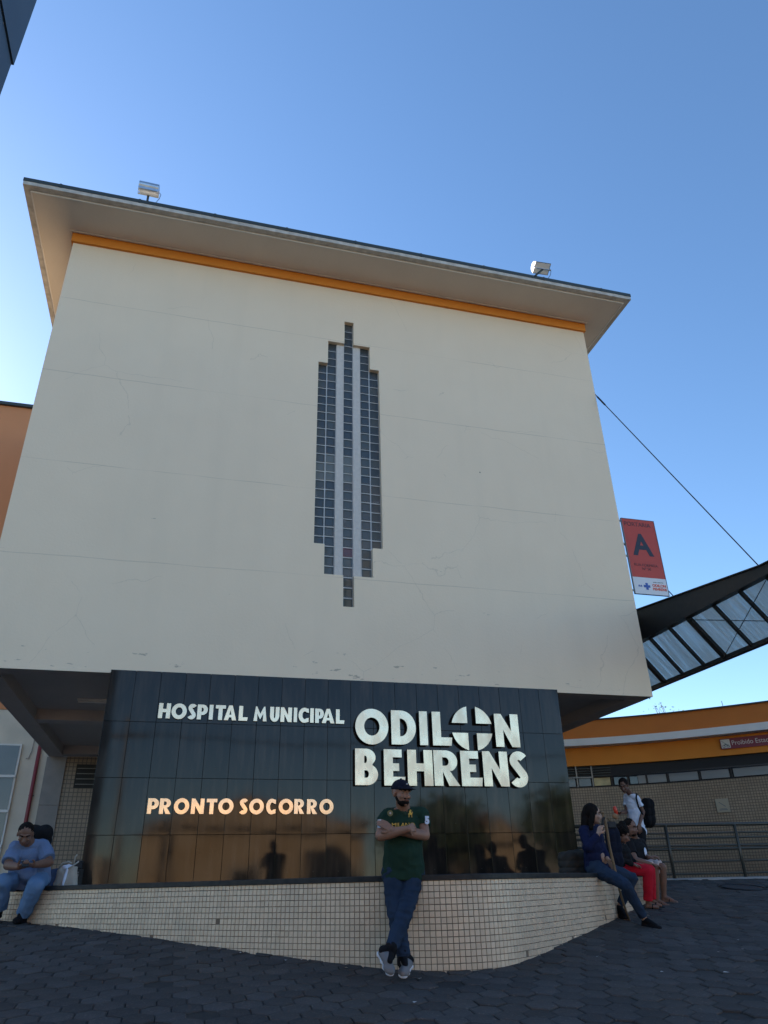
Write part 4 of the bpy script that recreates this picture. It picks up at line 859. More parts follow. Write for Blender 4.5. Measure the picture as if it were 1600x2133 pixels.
# ================================================================ people
V = Vector
def skin_mat(n, c): return mat(n, c, 0.5, c2=tuple(v * .8 for v in c), nscale=9, spec=.4)
SK = {'tan': skin_mat('skin_tan', (0.30, 0.155, 0.10)), 'brown': skin_mat('skin_brown', (0.19, 0.095, 0.062)), 'light': skin_mat('skin_light', (0.42, 0.25, 0.175)), 'deep': skin_mat('skin_deep', (0.145, 0.07, 0.045))}
def cloth(n, c, k=.7, bump=.35, ns=9): return mat(n, c, .9, c2=tuple(v * k for v in c), nscale=ns, namt=1.1, bump=bump, bscale=140, spec=.2)
CL = {'green': cloth('dark_green_cotton', (0.015, 0.040, 0.024)), 'denim': cloth('blue_denim', (0.012, 0.021, 0.038), 2.2, ns=5), 'navy': cloth('navy_cotton', (0.008, 0.010, 0.022)),
      'scrub': cloth('blue_scrub_top', (0.135, 0.185, 0.30), .85), 'scrub2': cloth('pale_blue_scrub_trousers', (0.12, 0.205, 0.34), .85), 'bluejacket': cloth('dark_blue_jacket', (0.009, 0.013, 0.050), .6),
      'black': cloth('black_cotton', (0.010, 0.010, 0.012)), 'red': cloth('bright_red_cotton', (0.50, 0.012, 0.028), .8), 'pink': cloth('pale_pink_shorts', (0.50, 0.40, 0.38), .9), 'white': cloth('white_cotton', (0.62, 0.66, 0.76), .92),
      'hair': mat('black_hair', (0.009, 0.006, 0.005), .75, spec=.12, bump=.8, bscale=200, stretch=(1, 1, .3)), 'grey': cloth('grey_knit', (0.22, 0.21, 0.21)), 'sole': mat('white_foam_sole', (0.66, 0.66, 0.70), .6), 'olive': cloth('charcoal_canvas', (0.040, 0.038, 0.034)),
      'tan': cloth('beige_canvas', (0.42, 0.38, 0.32)), 'bagblue': cloth('blue_grey_nylon', (0.05, 0.08, 0.15)), 'eye': mat('eye_white', (.16, .12, .10), .5), 'iris': mat('iris_dark', (.012, .008, .006), .1), 'wood': mat('peeled_wood', (0.23, 0.145, 0.07), .7, c2=(0.12, 0.075, 0.04), nscale=14, namt=1),
      'gold': mat('yellow_print', (0.62, 0.36, 0.06), .7), 'lip': skin_mat('lip', (0.17, 0.065, 0.05)), 'dgreen2': cloth('darker_green_placket', (0.03, 0.05, 0.03)), 'redcup': mat('red_plastic', (0.65, 0.06, 0.03), .35), 'paperbag': mat('brown_paper', (0.30, 0.17, 0.09), .9)}
def caps(b, p, q, r0, r1, flat=False, n=12):
    p, q = V(p), V(q); d = (q - p).normalized()
    if flat: b.tube([p, p.lerp(q, .33), p.lerp(q, .66), q], [r0, r0 + (r1 - r0) * .33, r0 + (r1 - r0) * .66, r1], n); return
    P, Rr = [], []
    for a in (80, 50, 20): P.append(p - d * r0 * math.sin(math.radians(a))); Rr.append(r0 * math.cos(math.radians(a)))
    P += [p, q]; Rr += [r0, r1]
    for a in (20, 50, 80): P.append(q + d * r1 * math.sin(math.radians(a))); Rr.append(r1 * math.cos(math.radians(a)))
    b.tube(P, Rr, n)
def ell(b, c, ax, ay, az, zmin=None, n=16, m_=10):
    c, ax, ay, az = V(c), V(ax), V(ay), V(az); vs = []; fs = []
    for j in range(m_ + 1):
        t = PI * (j + .02) / (m_ + .04)
        for i in range(n):
            a = 2 * PI * i / n; z = math.cos(t); 
            if zmin is not None: z = max(z, zmin)
            vs.append(c + ax * math.sin(t) * math.cos(a) + ay * math.sin(t) * math.sin(a) + az * z)
    for j in range(m_):
        for i in range(n): fs.append((j * n + i, (j + 1) * n + i, (j + 1) * n + (i + 1) % n, j * n + (i + 1) % n))
    fs += [tuple(range(n)), tuple(m_ * n + i for i in range(n - 1, -1, -1))]
    b.add(vs, fs)
def etube(b, P, RX, RY_, u, n=16):
    """flat-ended tube of elliptical section; u is the wide direction"""
    P = [V(p) for p in P]; vs = []; fs = []; u = V(u)
    for i, p in enumerate(P):
        d = (P[min(i + 1, len(P) - 1)] - P[max(i - 1, 0)]).normalized(); uu = (u - d * u.dot(d)).normalized(); w_ = d.cross(uu)
        for k in range(n):
            a = 2 * PI * k / n; vs.append(p + uu * RX[i] * math.cos(a) + w_ * RY_[i] * math.sin(a))
    for i in range(len(P) - 1):
        for k in range(n): fs.append((i * n + k, i * n + (k + 1) % n, (i + 1) * n + (k + 1) % n, (i + 1) * n + k))
    fs += [tuple(range(n - 1, -1, -1)), tuple((len(P) - 1) * n + k for k in range(n))]; b.add(vs, fs)
def blob(name, b, voxel, m, root, smooth=3, amp=0, fs=9.0, stretch=(1, 1, 1), label=None):
    me = bpy.data.meshes.new(name); me.from_pydata(b.v, [], b.f); o = bpy.data.objects.new(name, me); COL.objects.link(o)
    md = o.modifiers.new('r', 'REMESH'); md.mode = 'VOXEL'; md.voxel_size = voxel
    if smooth: sm = o.modifiers.new('s', 'SMOOTH'); sm.factor = .5; sm.iterations = smooth
    me2 = bpy.data.meshes.new_from_object(o.evaluated_get(bpy.context.evaluated_depsgraph_get())); bpy.data.objects.remove(o); bpy.data.meshes.remove(me)
    me2.name = name
    if amp:
        N_ = [v.normal.copy() for v in me2.vertices]
        for v, nn in zip(me2.vertices, N_):
            p = V((v.co.x * stretch[0], v.co.y * stretch[1], v.co.z * stretch[2])) * fs
            k = 1 - abs(mnoise.noise(p + mnoise.noise_vector(p * .5) * .8)) * 2
            v.co += nn * amp * (k - .35)
    me2.materials.clear(); me2.materials.append(m); me2.polygons.foreach_set('use_smooth', [True] * len(me2.polygons))
    o = bpy.data.objects.new(name, me2); link(o)
    if label: o['label'] = label
    return under(root, o)
def fr_(fwd, up=(0, 0, 1)):
    f = V(fwd).normalized(); r_ = f.cross(V(up)).normalized(); u = r_.cross(f); return r_, f, u
def head(b, c, fwd, s=1., up=(0, 0, 1), ears=True, fat=1.):
    r_, f, u = fr_(fwd, up); T = lambda x, y, z: V(c) + (r_ * x * fat + f * y + u * z) * s
    E = lambda p, a, d, e: ell(b, T(*p), r_ * a * s * fat, f * d * s, u * e * s)
    E((0, -.015, .03), .074, .092, .088); E((0, .02, -.03), .060, .070, .085); E((0, .032, -.080), .046, .046, .032); E((0, .064, -.094), .022, .018, .017)
    caps(b, T(0, .082, .004), T(0, .106, -.034), .008 * s, .0135 * s); caps(b, T(-.012, .092, -.037), T(.012, .092, -.037), .010 * s, .010 * s)
    caps(b, T(-.036, .074, .022), T(.036, .074, .022), .013 * s, .013 * s)
    for k in (-1, 1):
        E((.036 * k, .058, -.030), .024, .024, .022)
        if ears: E((.074 * k, -.005, -.008), .010, .018, .031)
    caps(b, T(-.018, .084, -.060), T(.018, .084, -.060), .0085 * s, .0085 * s)
    return T, r_, f, u
def face_bits(root, T, r_, f, u, s, lips=True, brow=.0065):
    for k in (-1, 1):
        e = MB(); ell(e, T(.030 * k, .070, .000), r_ * .0135 * s, f * .010 * s, u * .0075 * s, n=10, m_=6); eo = under(root, e.build('eye', CL['eye'], smooth=True))
        e = MB(); ell(e, T(.031 * k, .0772, -.0005), r_ * .006 * s, f * .004 * s, u * .006 * s, n=8, m_=5); io = e.build('iris', CL['iris'], smooth=True); io.parent = eo; io.matrix_parent_inverse = eo.matrix_parent_inverse.copy() if False else (eo.matrix_world).inverted() @ Matrix() if False else Matrix(); under(root, io); io.parent = root
        e = MB(); e.tube([T(.014 * k, .087, .022), T(.034 * k, .086, .029), T(.052 * k, .070, .023)], [brow * s, brow * s, brow * .6 * s], 6); under(root, e.build('eyebrow', CL['hair'], smooth=True))
    if lips:
        e = MB(); e.tube([T(-.024, .082, -.061), T(-.010, .0925, -.058), T(0, .094, -.0595), T(.010, .0925, -.058), T(.024, .082, -.061)], [.003 * s, .0065 * s, .0065 * s, .0065 * s, .003 * s], 8); under(root, e.build('lips', CL['lip'], smooth=True))
def hand(b, wr, d, pn, s=1., curl=25, side=1):
    wr, d = V(wr), V(d).normalized(); pn = (V(pn) - d * V(pn).dot(d)).normalized(); sd_ = d.cross(pn) * side
    for k in range(4):
        o_ = (k - 1.5) * .019 * s; kn = wr + d * (.088 - abs(k - 1) * .004) * s + sd_ * o_
        caps(b, wr + d * .012 * s + sd_ * o_ * .6, kn, .0145 * s, .0115 * s, n=8)
        L = (.068, .078, .073, .056)[k] * s; p = kn; a = math.radians(curl * .6); dd = d
        for f_, r0 in ((.45, .0092), (.30, .0085), (.25, .0078)):
            dd = (d * math.cos(a) + pn * math.sin(a)).normalized(); q = p + dd * L * f_; caps(b, p, q, r0 * s, (r0 - .0006) * s, n=8); p = q; a += math.radians(curl)
    t0 = wr + d * .022 * s - sd_ * .024 * s; t1 = t0 + (d * .7 - sd_ * .75 + pn * .35).normalized() * .042 * s; t2 = t1 + (d * .95 - sd_ * .25 + pn * .3).normalized() * .034 * s
    caps(b, t0, t1, .0145 * s, .0115 * s, n=8); caps(b, t1, t2, .011 * s, .009 * s, n=8)
def torso(b, J, inf=0., dep=.105, belly=0., wd=1., front=None):
    u = (V(J['sL']) - V(J['sR'])); sw = u.length / 2; u.normalize(); sm = (V(J['sL']) + V(J['sR'])) / 2; hm = (V(J['hL']) + V(J['hR'])) / 2
    v = (sm - hm).normalized(); L = (sm - hm).length; w_ = u.cross(v).normalized()
    if front is not None and w_.dot(V(front)) < 0: w_ = -w_
    hw = (V(J['hL']) - V(J['hR'])).length / 2
    for t, rx, ry, rz_ in ((.80, sw * .98, dep, L * .26), (.55, (sw * .60 + hw * .30) + .04, dep * .98, L * .25), (.28, (sw * .35 + hw * .50) + .05, dep * .98, L * .25), (.05, hw + .075, dep * 1.05, L * .20)):
        ell(b, hm + v * L * t, u * (rx * wd + inf), w_ * (ry + inf), v * (rz_ + inf))
    if belly: ell(b, hm + v * L * .30 + w_ * belly * .5, u * (sw * .72 * wd + inf), w_ * (dep + belly * .7 + inf), v * (L * .34))
    return u, v, w_, L, sm, hm
def neck_sh(b, J, s=1., r_=.055):
    caps(b, J['neck'], V(J['neck']).lerp(V(J['head']), .55), r_ * s, r_ * .95 * s)
    for k in 'LR': caps(b, J['neck'], J['s' + k], .05 * s, .052 * s)
def arm(b, J, k, r0=.047, r1=.037, r2=.026, s=1.):
    caps(b, J['s' + k], J['e' + k], r0 * s, r1 * s); m_ = V(J['e' + k]).lerp(V(J['w' + k]), .3); caps(b, J['e' + k], m_, r1 * s, r1 * 1.04 * s); caps(b, m_, J['w' + k], r1 * 1.04 * s, r2 * s)
def leg(b, J, k, r0=.082, r1=.055, r2=.038, s=1., f0=0., f1=1., flat=False, inf=0.):
    h, kn, a_ = V(J['h' + k]), V(J['k' + k]), V(J['a' + k])
    caps(b, h, kn, (r0 + inf) * s, (r1 + inf) * s)
    if f1 > 0:
        e = kn.lerp(a_, f1); m_ = kn.lerp(e, .33); caps(b, kn, m_, (r1 + inf) * s, (r1 * .98 + inf) * s); caps(b, m_, e, (r1 * .98 + inf) * s, (r2 + inf) * s, flat=flat)
def foot(b, a_, toe, s=1., r_=.034):
    a_, toe = V(a_), V(toe); hd = a_ + V((0, 0, -.05 * s)); back = (a_ - toe); back.z = 0; back.normalize(); heel = V((a_.x, a_.y, toe.z + .012)) + back * .03 * s
    caps(b, a_, heel, .034 * s, .028 * s); caps(b, heel, toe, .030 * s, .026 * s); caps(b, a_, a_.lerp(toe, .75), .034 * s, .026 * s); sd_ = back.cross(V((0, 0, 1)))
    caps(b, heel.lerp(toe, .4) + sd_ * .012, toe + sd_ * .018 + back * .01, .024 * s, .018 * s); caps(b, heel.lerp(toe, .4) - sd_ * .012, toe - sd_ * .016 + back * .02, .024 * s, .018 * s)
def shoe(root, a_, toe, up_=(0, 0, 1), s=1., upper=None, sole=None, collar=None, heel=None):
    a_, toe, up_ = V(a_), V(toe), V(up_).normalized(); heel = V(heel) if heel else a_ - up_ * .075 * s + (a_ - toe).normalized() * .045 * s
    d = (toe - heel).normalized(); up_ = (up_ - d * up_.dot(d)).normalized(); sd_ = d.cross(up_)
    so_ = MB(); L = (toe - heel).length
    for t, r_ in ((0, .034), (.3, .033), (.60, .042), (.80, .036)): ell(so_, heel + d * L * t * .96 + up_ * .004, d * L * .17, sd_ * r_ * s, up_ * .020 * s)
    caps(so_, heel + d * .02, toe - d * .05, .020 * s, .016 * s)
    up2 = MB(); 
    caps(up2, heel + up_ * .035 * s + d * .01, heel + d * L * .5 + up_ * .038 * s, .034 * s, .034 * s); caps(up2, heel + d * L * .45 + up_ * .035 * s, toe - d * .035 * s + up_ * .022 * s, .035 * s, .026 * s)
    ell(up2, heel + d * L * .68 + up_ * .018 * s, d * L * .26, sd_ * .044 * s, up_ * .032 * s); caps(up2, a_ - up_ * .03, heel + d * L * .42 + up_ * .045 * s, .040 * s, .030 * s)
    blob('shoe_sole', so_, .006, sole or CL['sole'], root, 2); blob('shoe_upper', up2, .006, upper or CL['grey'], root, 2)
    if collar:
        c = MB(); caps(c, a_ - up_ * .050 * s, a_ + up_ * .010 * s, .050 * s, .047 * s); caps(c, a_ - up_ * .020 * s, heel + d * L * .58 + up_ * .062 * s, .034 * s, .022 * s); caps(c, heel + up_ * .05 * s + d * .01, a_ - up_ * .02, .036 * s, .036 * s); blob('shoe_collar', c, .006, collar, root, 2)
def sandal(root, a_, toe, s=1.):
    a_, toe = V(a_), V(toe); bk = (a_ - toe); bk.z = 0; L = bk.length + .06; bk.normalize(); sd_ = bk.cross(V((0, 0, 1)))
    hz = toe.z - .024; heel = V((a_.x, a_.y, hz)) + bk * .055; tp = V((toe.x, toe.y, hz)) - bk * .03; b = MB()
    for t, r_ in ((0, .034), (.33, .034), (.66, .044), (.92, .036)): ell(b, heel.lerp(tp, t), bk * (tp - heel).length * .22, sd_ * r_ * s, V((0, 0, .010)))
    blob('sandal_sole', b, .006, CL['black'], root, 1)
    b = MB(); m_ = heel.lerp(tp, .55) + V((0, 0, .068 * s)); q = heel.lerp(tp, .78) + V((0, 0, .05))
    for k in (-1, 1): b.tube([heel.lerp(tp, .50) + sd_ * .046 * k + V((0, 0, .0)), m_ + sd_ * .020 * k, q], .008, 6)
    under(root, b.build('sandal_strap', CL['black'], smooth=True))
def short_hair(root, T, r_, f, u, s, lift=0., fat=1.):
    b = MB(); ell(b, T(0, -.024, .040), r_ * (.079 + lift) * s * fat, f * (.090 + lift) * s, u * (.084 + lift) * s); blob('hair', b, .005, CL['hair'], root, 1, amp=.002, fs=60)
def person(label, at): return tag(empty('person', at), label, 'person')

# ---- man leaning on the bench, arms crossed
J = dict(head=(2.021, 6.93, 0.763), neck=(2.068, 7.03, 0.605), sR=(1.891, 7.02, 0.571), sL=(2.238, 7.02, 0.584), eR=(1.809, 6.93, 0.399), eL=(2.234, 6.93, 0.4), wR=(2.021, 6.75, 0.442), wL=(1.9, 6.83, 0.44),
         hR=(1.963, 7.06, 0.099), hL=(2.145, 7.06, 0.088), kR=(1.927, 6.9, -0.22), kL=(1.998, 6.83, -0.209), aR=(1.965, 6.8, -0.524), aL=(1.832, 6.72, -0.466))
m1 = person('man in dark green polo shirt, navy cap and jeans leaning with crossed arms', (1.95, 6.85, gz(1.95, 6.85)))
b = MB(); FW = (.36, -.93, -.10); T, r_, f, u = head(b, J['head'], FW, 1.0, fat=1.10); neck_sh(b, J, 1.08, .062); torso(b, J, 0, .11, .03)
for k in 'LR': arm(b, J, k, .056, .047, .031); leg(b, J, k)
hand(b, J['wL'], V((1.807, 6.86, 0.502)) - V(J['wL']), (0, 1, -.2), 1., 14, side=-1); hand(b, J['wR'], V((2.155, 6.86, 0.477)) - V(J['wR']), (-.1, 1, .0), 1., 14, side=1)
for k, t in (('R', (1.951, 6.72, -0.613)), ('L', (1.782, 6.68, -0.563))): caps(b, J['a' + k], t, .034, .026)
blob('body', b, .0055, SK['tan'], m1, 2); face_bits(m1, T, r_, f, u, 1.0, brow=.008)
b = MB(); ell(b, T(0, .036, -.080), r_ * .055, f * .050, u * .036); caps(b, T(-.056, .010, -.040), T(-.045, .035, -.080), .014, .016); caps(b, T(.056, .010, -.040), T(.045, .035, -.080), .014, .016); caps(b, T(-.024, .086, -.048), T(.024, .086, -.048), .0075, .0075); blob('beard', b, .004, CL['hair'], m1, 1, amp=.0015, fs=90)
b = MB(); ell(b, T(0, -.012, .036), r_ * .086, f * .102, u * .088, zmin=-.10); ell(b, T(0, .112, .036), r_ * .070, f * .072, (u + f * .12) * .007); caps(b, T(-.06, .060, .040), T(.06, .060, .040), .018, .018); caps(b, T(0, -.012, .122), T(0, -.012, .127), .008, .008); blob('cap', b, .005, CL['navy'], m1, 2)
b = MB(); ell(b, T(.006, .094, .078), r_ * .012, (f * .3 + u) * .006, f * .004); under(m1, b.build('cap_badge', M['print_white'], smooth=True))
b = MB(); uu, vv, ww, L, sm, hm = torso(b, J, .014, .11, .035, front=(0, -1, 0)); up_s = V(J['sL']) - V(J['sR'])
for k in 'LR':
    caps(b, J['s' + k], V(J['s' + k]).lerp(V(J['e' + k]), .56), .070, .066, flat=False) if False else caps(b, V(J['s' + k]) - (V(J['e' + k]) - V(J['s' + k])) * .05, V(J['s' + k]).lerp(V(J['e' + k]), .58), .068, .067, flat=True)
    ell(b, V(J['s' + k]) + V((0, 0, .0)), uu * .062, ww * .064, vv * .062); caps(b, V(J['neck']) + V((0, 0, -.022)), V(J['s' + k]), .066, .066)
etube(b, [hm + vv * L * .55, hm + vv * L * .25, hm + vv * L * -.02 + ww * .01, hm - vv * .050 + ww * .012], [.172, .186, .196, .200], [.125, .15, .148, .145], uu)
blob('polo_shirt', b, .006, CL['green'], m1, 3, amp=.013, fs=7, stretch=(1, 1, 1.3))
b = MB(); nk = V(J['neck'])
for k in (-1, 1): b.beam(nk + V((.055 * k, -.045, .028)), nk + V((.012 * k + .01, -.098, -.030)), .042, .010, up=(0, -1, .5))
b.tube([nk + V((.058 * math.cos(a), .058 * math.sin(a) - .008, .026 + .012 * math.sin(a))) for a in [i * PI / 8 for i in range(17)]], .014, 8, cap=False); under(m1, b.build('collar', CL['dgreen2'], smooth=True))
b = MB(); leg(b, J, 'R', .110, .070, .056, f1=1.03, flat=True); leg(b, J, 'L', .110, .070, .055, f1=1.0, flat=True); etube(b, [hm + vv * .10, hm, hm - vv * .10], [.160, .170, .165], [.110, .12, .118], uu); caps(b, V(J['hR']), V(J['hL']), .104, .104)
blob('jeans', b, .006, CL['denim'], m1, 2, amp=.011, fs=10, stretch=(.8, .8, 1.5))
b = MB(); 
for k, fr2 in (('R', 1.0), ('L', .97)):
    e = V(J['k' + k]).lerp(V(J['a' + k]), fr2); d_ = (V(J['a' + k]) - V(J['k' + k])).normalized()
    for i in range(3): ell(b, e - d_ * .022 * i + V((R.uniform(-.006, .006), 0, 0)), V((.060, 0, 0)), V((0, .058, 0)), d_ * .017)
blob('jeans_cuff', b, .006, CL['denim'], m1, 1)
b = MB()
for k in 'LR': caps(b, V(J['a' + k]) + V((0, 0, -.02)), V(J['a' + k]).lerp(V(J['k' + k]), .16), .047, .045)
blob('sock', b, .006, CL['black'], m1, 1)
b = MB(); cz = hm + ww * .142; b.tube([cz + vv * .0 + ww * .004, cz - vv * .06 - ww * .002, cz - vv * .12 - ww * .02], .0035, 5); under(m1, b.build('fly_seam', CL['grey']))
dk = CL['black']
shoe(m1, J['aL'], (1.802, 6.6, -0.659), up_=(.25, -.9, .62), s=1.12, heel=(1.752, 6.76, -0.513), collar=dk)
shoe(m1, J['aR'], (1.886, 6.63, -0.669), up_=(-.1, -.55, 1), s=1.12, heel=(2.01, 6.82, -0.61), collar=dk)
def on_shirt(pt, off=0): return V(pt)
# prints on the shirt: chest letters, badges and sleeve numbers
def stick(s, size, m, c, nrm, name='print', rot=0., bold=0., sx=1.):
    nrm = V(nrm).normalized(); z_ = V((0, 0, 1)); xx = z_.cross(nrm).normalized(); yy = nrm.cross(xx)
    Mx = Matrix((( *[xx[i] for i in ()],) ,)) if False else Matrix(((xx.x, yy.x, nrm.x, c[0]), (xx.y, yy.y, nrm.y, c[1]), (xx.z, yy.z, nrm.z, c[2]), (0, 0, 0, 1)))
    o = text(name, s, size, m, None, Mx @ Matrix.Rotation(rot, 4, 'Z'), bold=bold, ext=.004, sx=sx); return under(m1, o)
stick('MILANO', .046, CL['gold'], (1.999, 6.825, 0.467), (-.05, -1, -.05), sx=1.25)
b = MB(); pc = V((2.077, 6.845, 0.581))
for a_, c_, r0 in (((0, .022), (0, .036), .011), ((0, .0), (-.004, .018), .016), ((-.022, -.012), (.020, -.008), .012), ((-.02, -.016), (-.022, -.044), .006), ((.016, -.014), (.020, -.045), .006), ((.022, .0), (.030, .012), .008), ((.006, .014), (.022, .040), .003)):
    caps(b, pc + V((a_[0], 0, a_[1])), pc + V((c_[0], 0, c_[1])), r0, r0 * .8, n=8)
for i, v in enumerate(b.v): b.v[i] = (v[0], pc.y + (v[1] - pc.y) * .35, pc.z + (v[2] - pc.z) * .72); b.v[i] = (pc.x + (b.v[i][0] - pc.x) * .66, b.v[i][1], b.v[i][2])
under(m1, b.build('embroidered_rider', CL['gold'], smooth=True))
b = MB(); bc_ = V((1.887, 6.85, 0.582)); b.tube([bc_ + V((0, .006, 0)), bc_], .026, 16); under(m1, b.build('round_badge', mat('olive_badge', (.16, .13, .05), .8))); b = MB(); b.tube([bc_ + V((0, .0, 0)), bc_ + V((0, -.004, 0))], .009, 10); under(m1, b.build('badge_centre', CL['pink']))
sl_ = V(J['sL']).lerp(V(J['eL']), .22); stick('5', .085, CL['white'], sl_ + V((.018, -.092, -.045)), (.22, -1, 0), bold=.006)
sl_ = V(J['sR']).lerp(V(J['eR']), .32); stick('5', .085, CL['white'], sl_ + V((-.060, -.070, -.045)), (-.75, -.75, 0), bold=.006)

# ---- hospital worker in blue scrubs, seated at the left
J = dict(head=(-1.724, 10.28, 0.64), neck=(-1.689, 10.42, 0.542), sR=(-1.825, 10.45, 0.497), sL=(-1.546, 10.5, 0.523), eR=(-1.855, 10.3, 0.3), eL=(-1.406, 10.33, 0.326), wR=(-1.68, 10.02, 0.275), wL=(-1.535, 10.05, 0.294),
         hR=(-1.763, 10.62, 0.146), hL=(-1.53, 10.64, 0.152), kR=(-1.868, 10.28, 0.124), kL=(-1.484, 10.12, 0.076), aR=(-1.887, 10.48, -0.164), aL=(-1.592, 10.3, -0.226))
m2 = person('heavy-set man in blue scrubs seated at far left looking at his phone', (-1.75, 10.5, .07))
b = MB(); T, r_, f, u = head(b, J['head'], (.12, -.85, -.62), 1.02, fat=1.12); neck_sh(b, J, 1.1, .068); torso(b, J, 0, .13, .08, 1.05)
for k in 'LR': arm(b, J, k, .060, .050, .033); leg(b, J, k, .10, .07, .045)
ph = V((-1.604, 9.92, 0.306)); hand(b, J['wR'], ph - V(J['wR']) + V((0, 0, -.02)), (.5, .2, .9), 1.05, 35, side=-1); hand(b, J['wL'], ph - V(J['wL']) + V((0, 0, -.02)), (-.5, .2, .9), 1.05, 35, side=1)
caps(b, J['aL'], (-1.611, 10.24, -0.263), .036, .028); caps(b, J['aR'], (-1.889, 10.42, -0.197), .036, .028)
blob('body', b, .007, SK['brown'], m2, 2); face_bits(m2, T, r_, f, u, 1.02); short_hair(m2, T, r_, f, u, 1.02, fat=1.1)
b = MB(); uu, vv, ww, L, sm, hm = torso(b, J, .022, .13, .11, 1.06, front=(0, -1, 0))
for k in 'LR': caps(b, V(J['s' + k]) - (V(J['e' + k]) - V(J['s' + k])) * .04, V(J['s' + k]).lerp(V(J['e' + k]), .80), .084, .088, flat=True); ell(b, J['s' + k], uu * .082, ww * .082, vv * .078); caps(b, V(J['neck']) + V((0, 0, -.02)), J['s' + k], .066, .076)
etube(b, [hm + vv * L * .5, hm + vv * L * .15, hm - vv * .03], [.22, .24, .25], [.17, .20, .21], uu)
blob('scrub_top', b, .008, CL['scrub'], m2, 3, amp=.014, fs=6)
b = MB(); 
for k in 'LR': leg(b, J, k, .118, .092, .080, f1=.94, flat=True)
caps(b, J['hR'], J['hL'], .125, .125); blob('scrub_trousers', b, .008, CL['scrub2'], m2, 3, amp=.014, fs=6)
shoe(m2, J['aL'], (-1.643, 10.12, -0.282), s=1.15, upper=CL['black'], sole=CL['black'], collar=CL['black']); shoe(m2, J['aR'], (-1.896, 10.32, -0.223), s=1.15, upper=CL['black'], sole=CL['black'])
pn_ = tag(empty('phone', ph), 'white-edged mobile phone held by the seated man in scrubs', 'phone'); pb = MB(); pb.bbox(-.038, .038, -.004, .004, -.07, .07, .002); po = pb.build('case', M['black'], pn_); pb = MB(); pb.bbox(-.040, .040, -.0035, .0035, .058, .073, .002); pb.build('edge', M['print_white'], pn_)
pn_.rotation_euler = (math.radians(-62), 0, math.radians(14))
# backpack on his back
def soft_bag(name, label, c, u_, w_, v_, m, amp=.01, cat='bag', extra=None, voxel=.009):
    t = tag(empty(name, V(c) - V(v_)), label, cat); b = MB(); c, u_, w_, v_ = V(c), V(u_), V(w_), V(v_)
    for a_ in (-1, 1):
        for z_ in (-.5, .0, .45): ell(b, c + u_ * .30 * a_ + v_ * z_, u_ * .70, w_ * .95, v_ * .52)
    if extra: extra(b, c, u_, w_, v_)
    blob('bag_body', b, voxel, m, t, 3, amp=amp, fs=7); return t
bp_ = soft_bag('backpack', 'black backpack on the back of the seated man in scrubs', (-1.64, 10.78, 0.582), (.16, 0, 0), (0, .12, .03), (0, -.06, .20), CL['black'])
b = MB(); q = V((-1.627, 10.76, 0.714)); b.tube([q + V((-.05, 0, -.02)), q + V((0, 0, .01)), q + V((.09, 0, .01))], .010, 6); under(bp_, b.build('strap', CL['black'], smooth=True))

# ---- bags at the left end of the granite wall
tt = tag(empty('tote_bag', (-1.219, 10.75, 0.052)), 'beige canvas tote bag stuffed with white cloth beside the granite wall', 'bag'); c = V((-1.237, 10.75, 0.158)); b = MB()
etube(b, [c + V((0, 0, -.135)), c + V((0, 0, -.05)), c + V((0, 0, .06)), c + V((.005, 0, .135))], [.145, .135, .120, .105], [.07, .075, .065, .045], (1, 0, 0)); blob('bag_body', b, .008, CL['tan'], tt, 2, amp=.012, fs=8)
b = MB(); ell(b, c + V((.0, -.01, .125)), V((.07, 0, 0)), V((0, .05, 0)), V((0, 0, .035))); caps(b, c + V((.0, -.075, .10)), c + V((-.02, -.085, -.09)), .016, .012); blob('white_cloth', b, .007, CL['white'], tt, 2, amp=.01, fs=14)
b = MB(); b.tube([c + V((-.10, -.03, .12)), c + V((-.07, -.035, .17)), c + V((.0, -.035, .185)), c + V((.04, -.03, .17))], .011, 6); b.tube([c + V((.0, -.06, .10)), c + V((.06, -.05, .14)), c + V((.12, -.03, .19))], .010, 6); b.tube([c + V((.06, 0, .12)), c + V((.065, 0, .24)), c + V((.085, 0, .27))], .010, 6); under(tt, b.build('handle', CL['tan'], smooth=True))
soft_bag('backpack', 'blue-grey rucksack standing between the seated man in scrubs and the beige tote bag', (-1.389, 10.82, 0.151), (.085, 0, 0), (0, .08, 0), (0, 0, .125), CL['bagblue'])
sb = tag(empty('case', (-1.125, 11.2, 0.051)), 'small black case with pale buckles against the left end of the granite wall', 'case'); q = V((-1.162, 11.3, 0.328)); under(sb, box('case_body', M['black'], q.x - .075, q.x + .03, 11.3, 11.42, q.z - .05, q.z + .05, bev=.01)); under(sb, box('case_lower', CL['olive'], q.x - .03, q.x + .05, 11.3, 11.42, .078, q.z - .052, bev=.01)); under(sb, box('buckle', M['alu'], q.x - .012, q.x + .006, 11.288, 11.30, q.z - .14, q.z - .11)); under(sb, box('buckle', M['alu'], q.x - .012, q.x + .006, 11.288, 11.30, q.z - .10, q.z - .085))

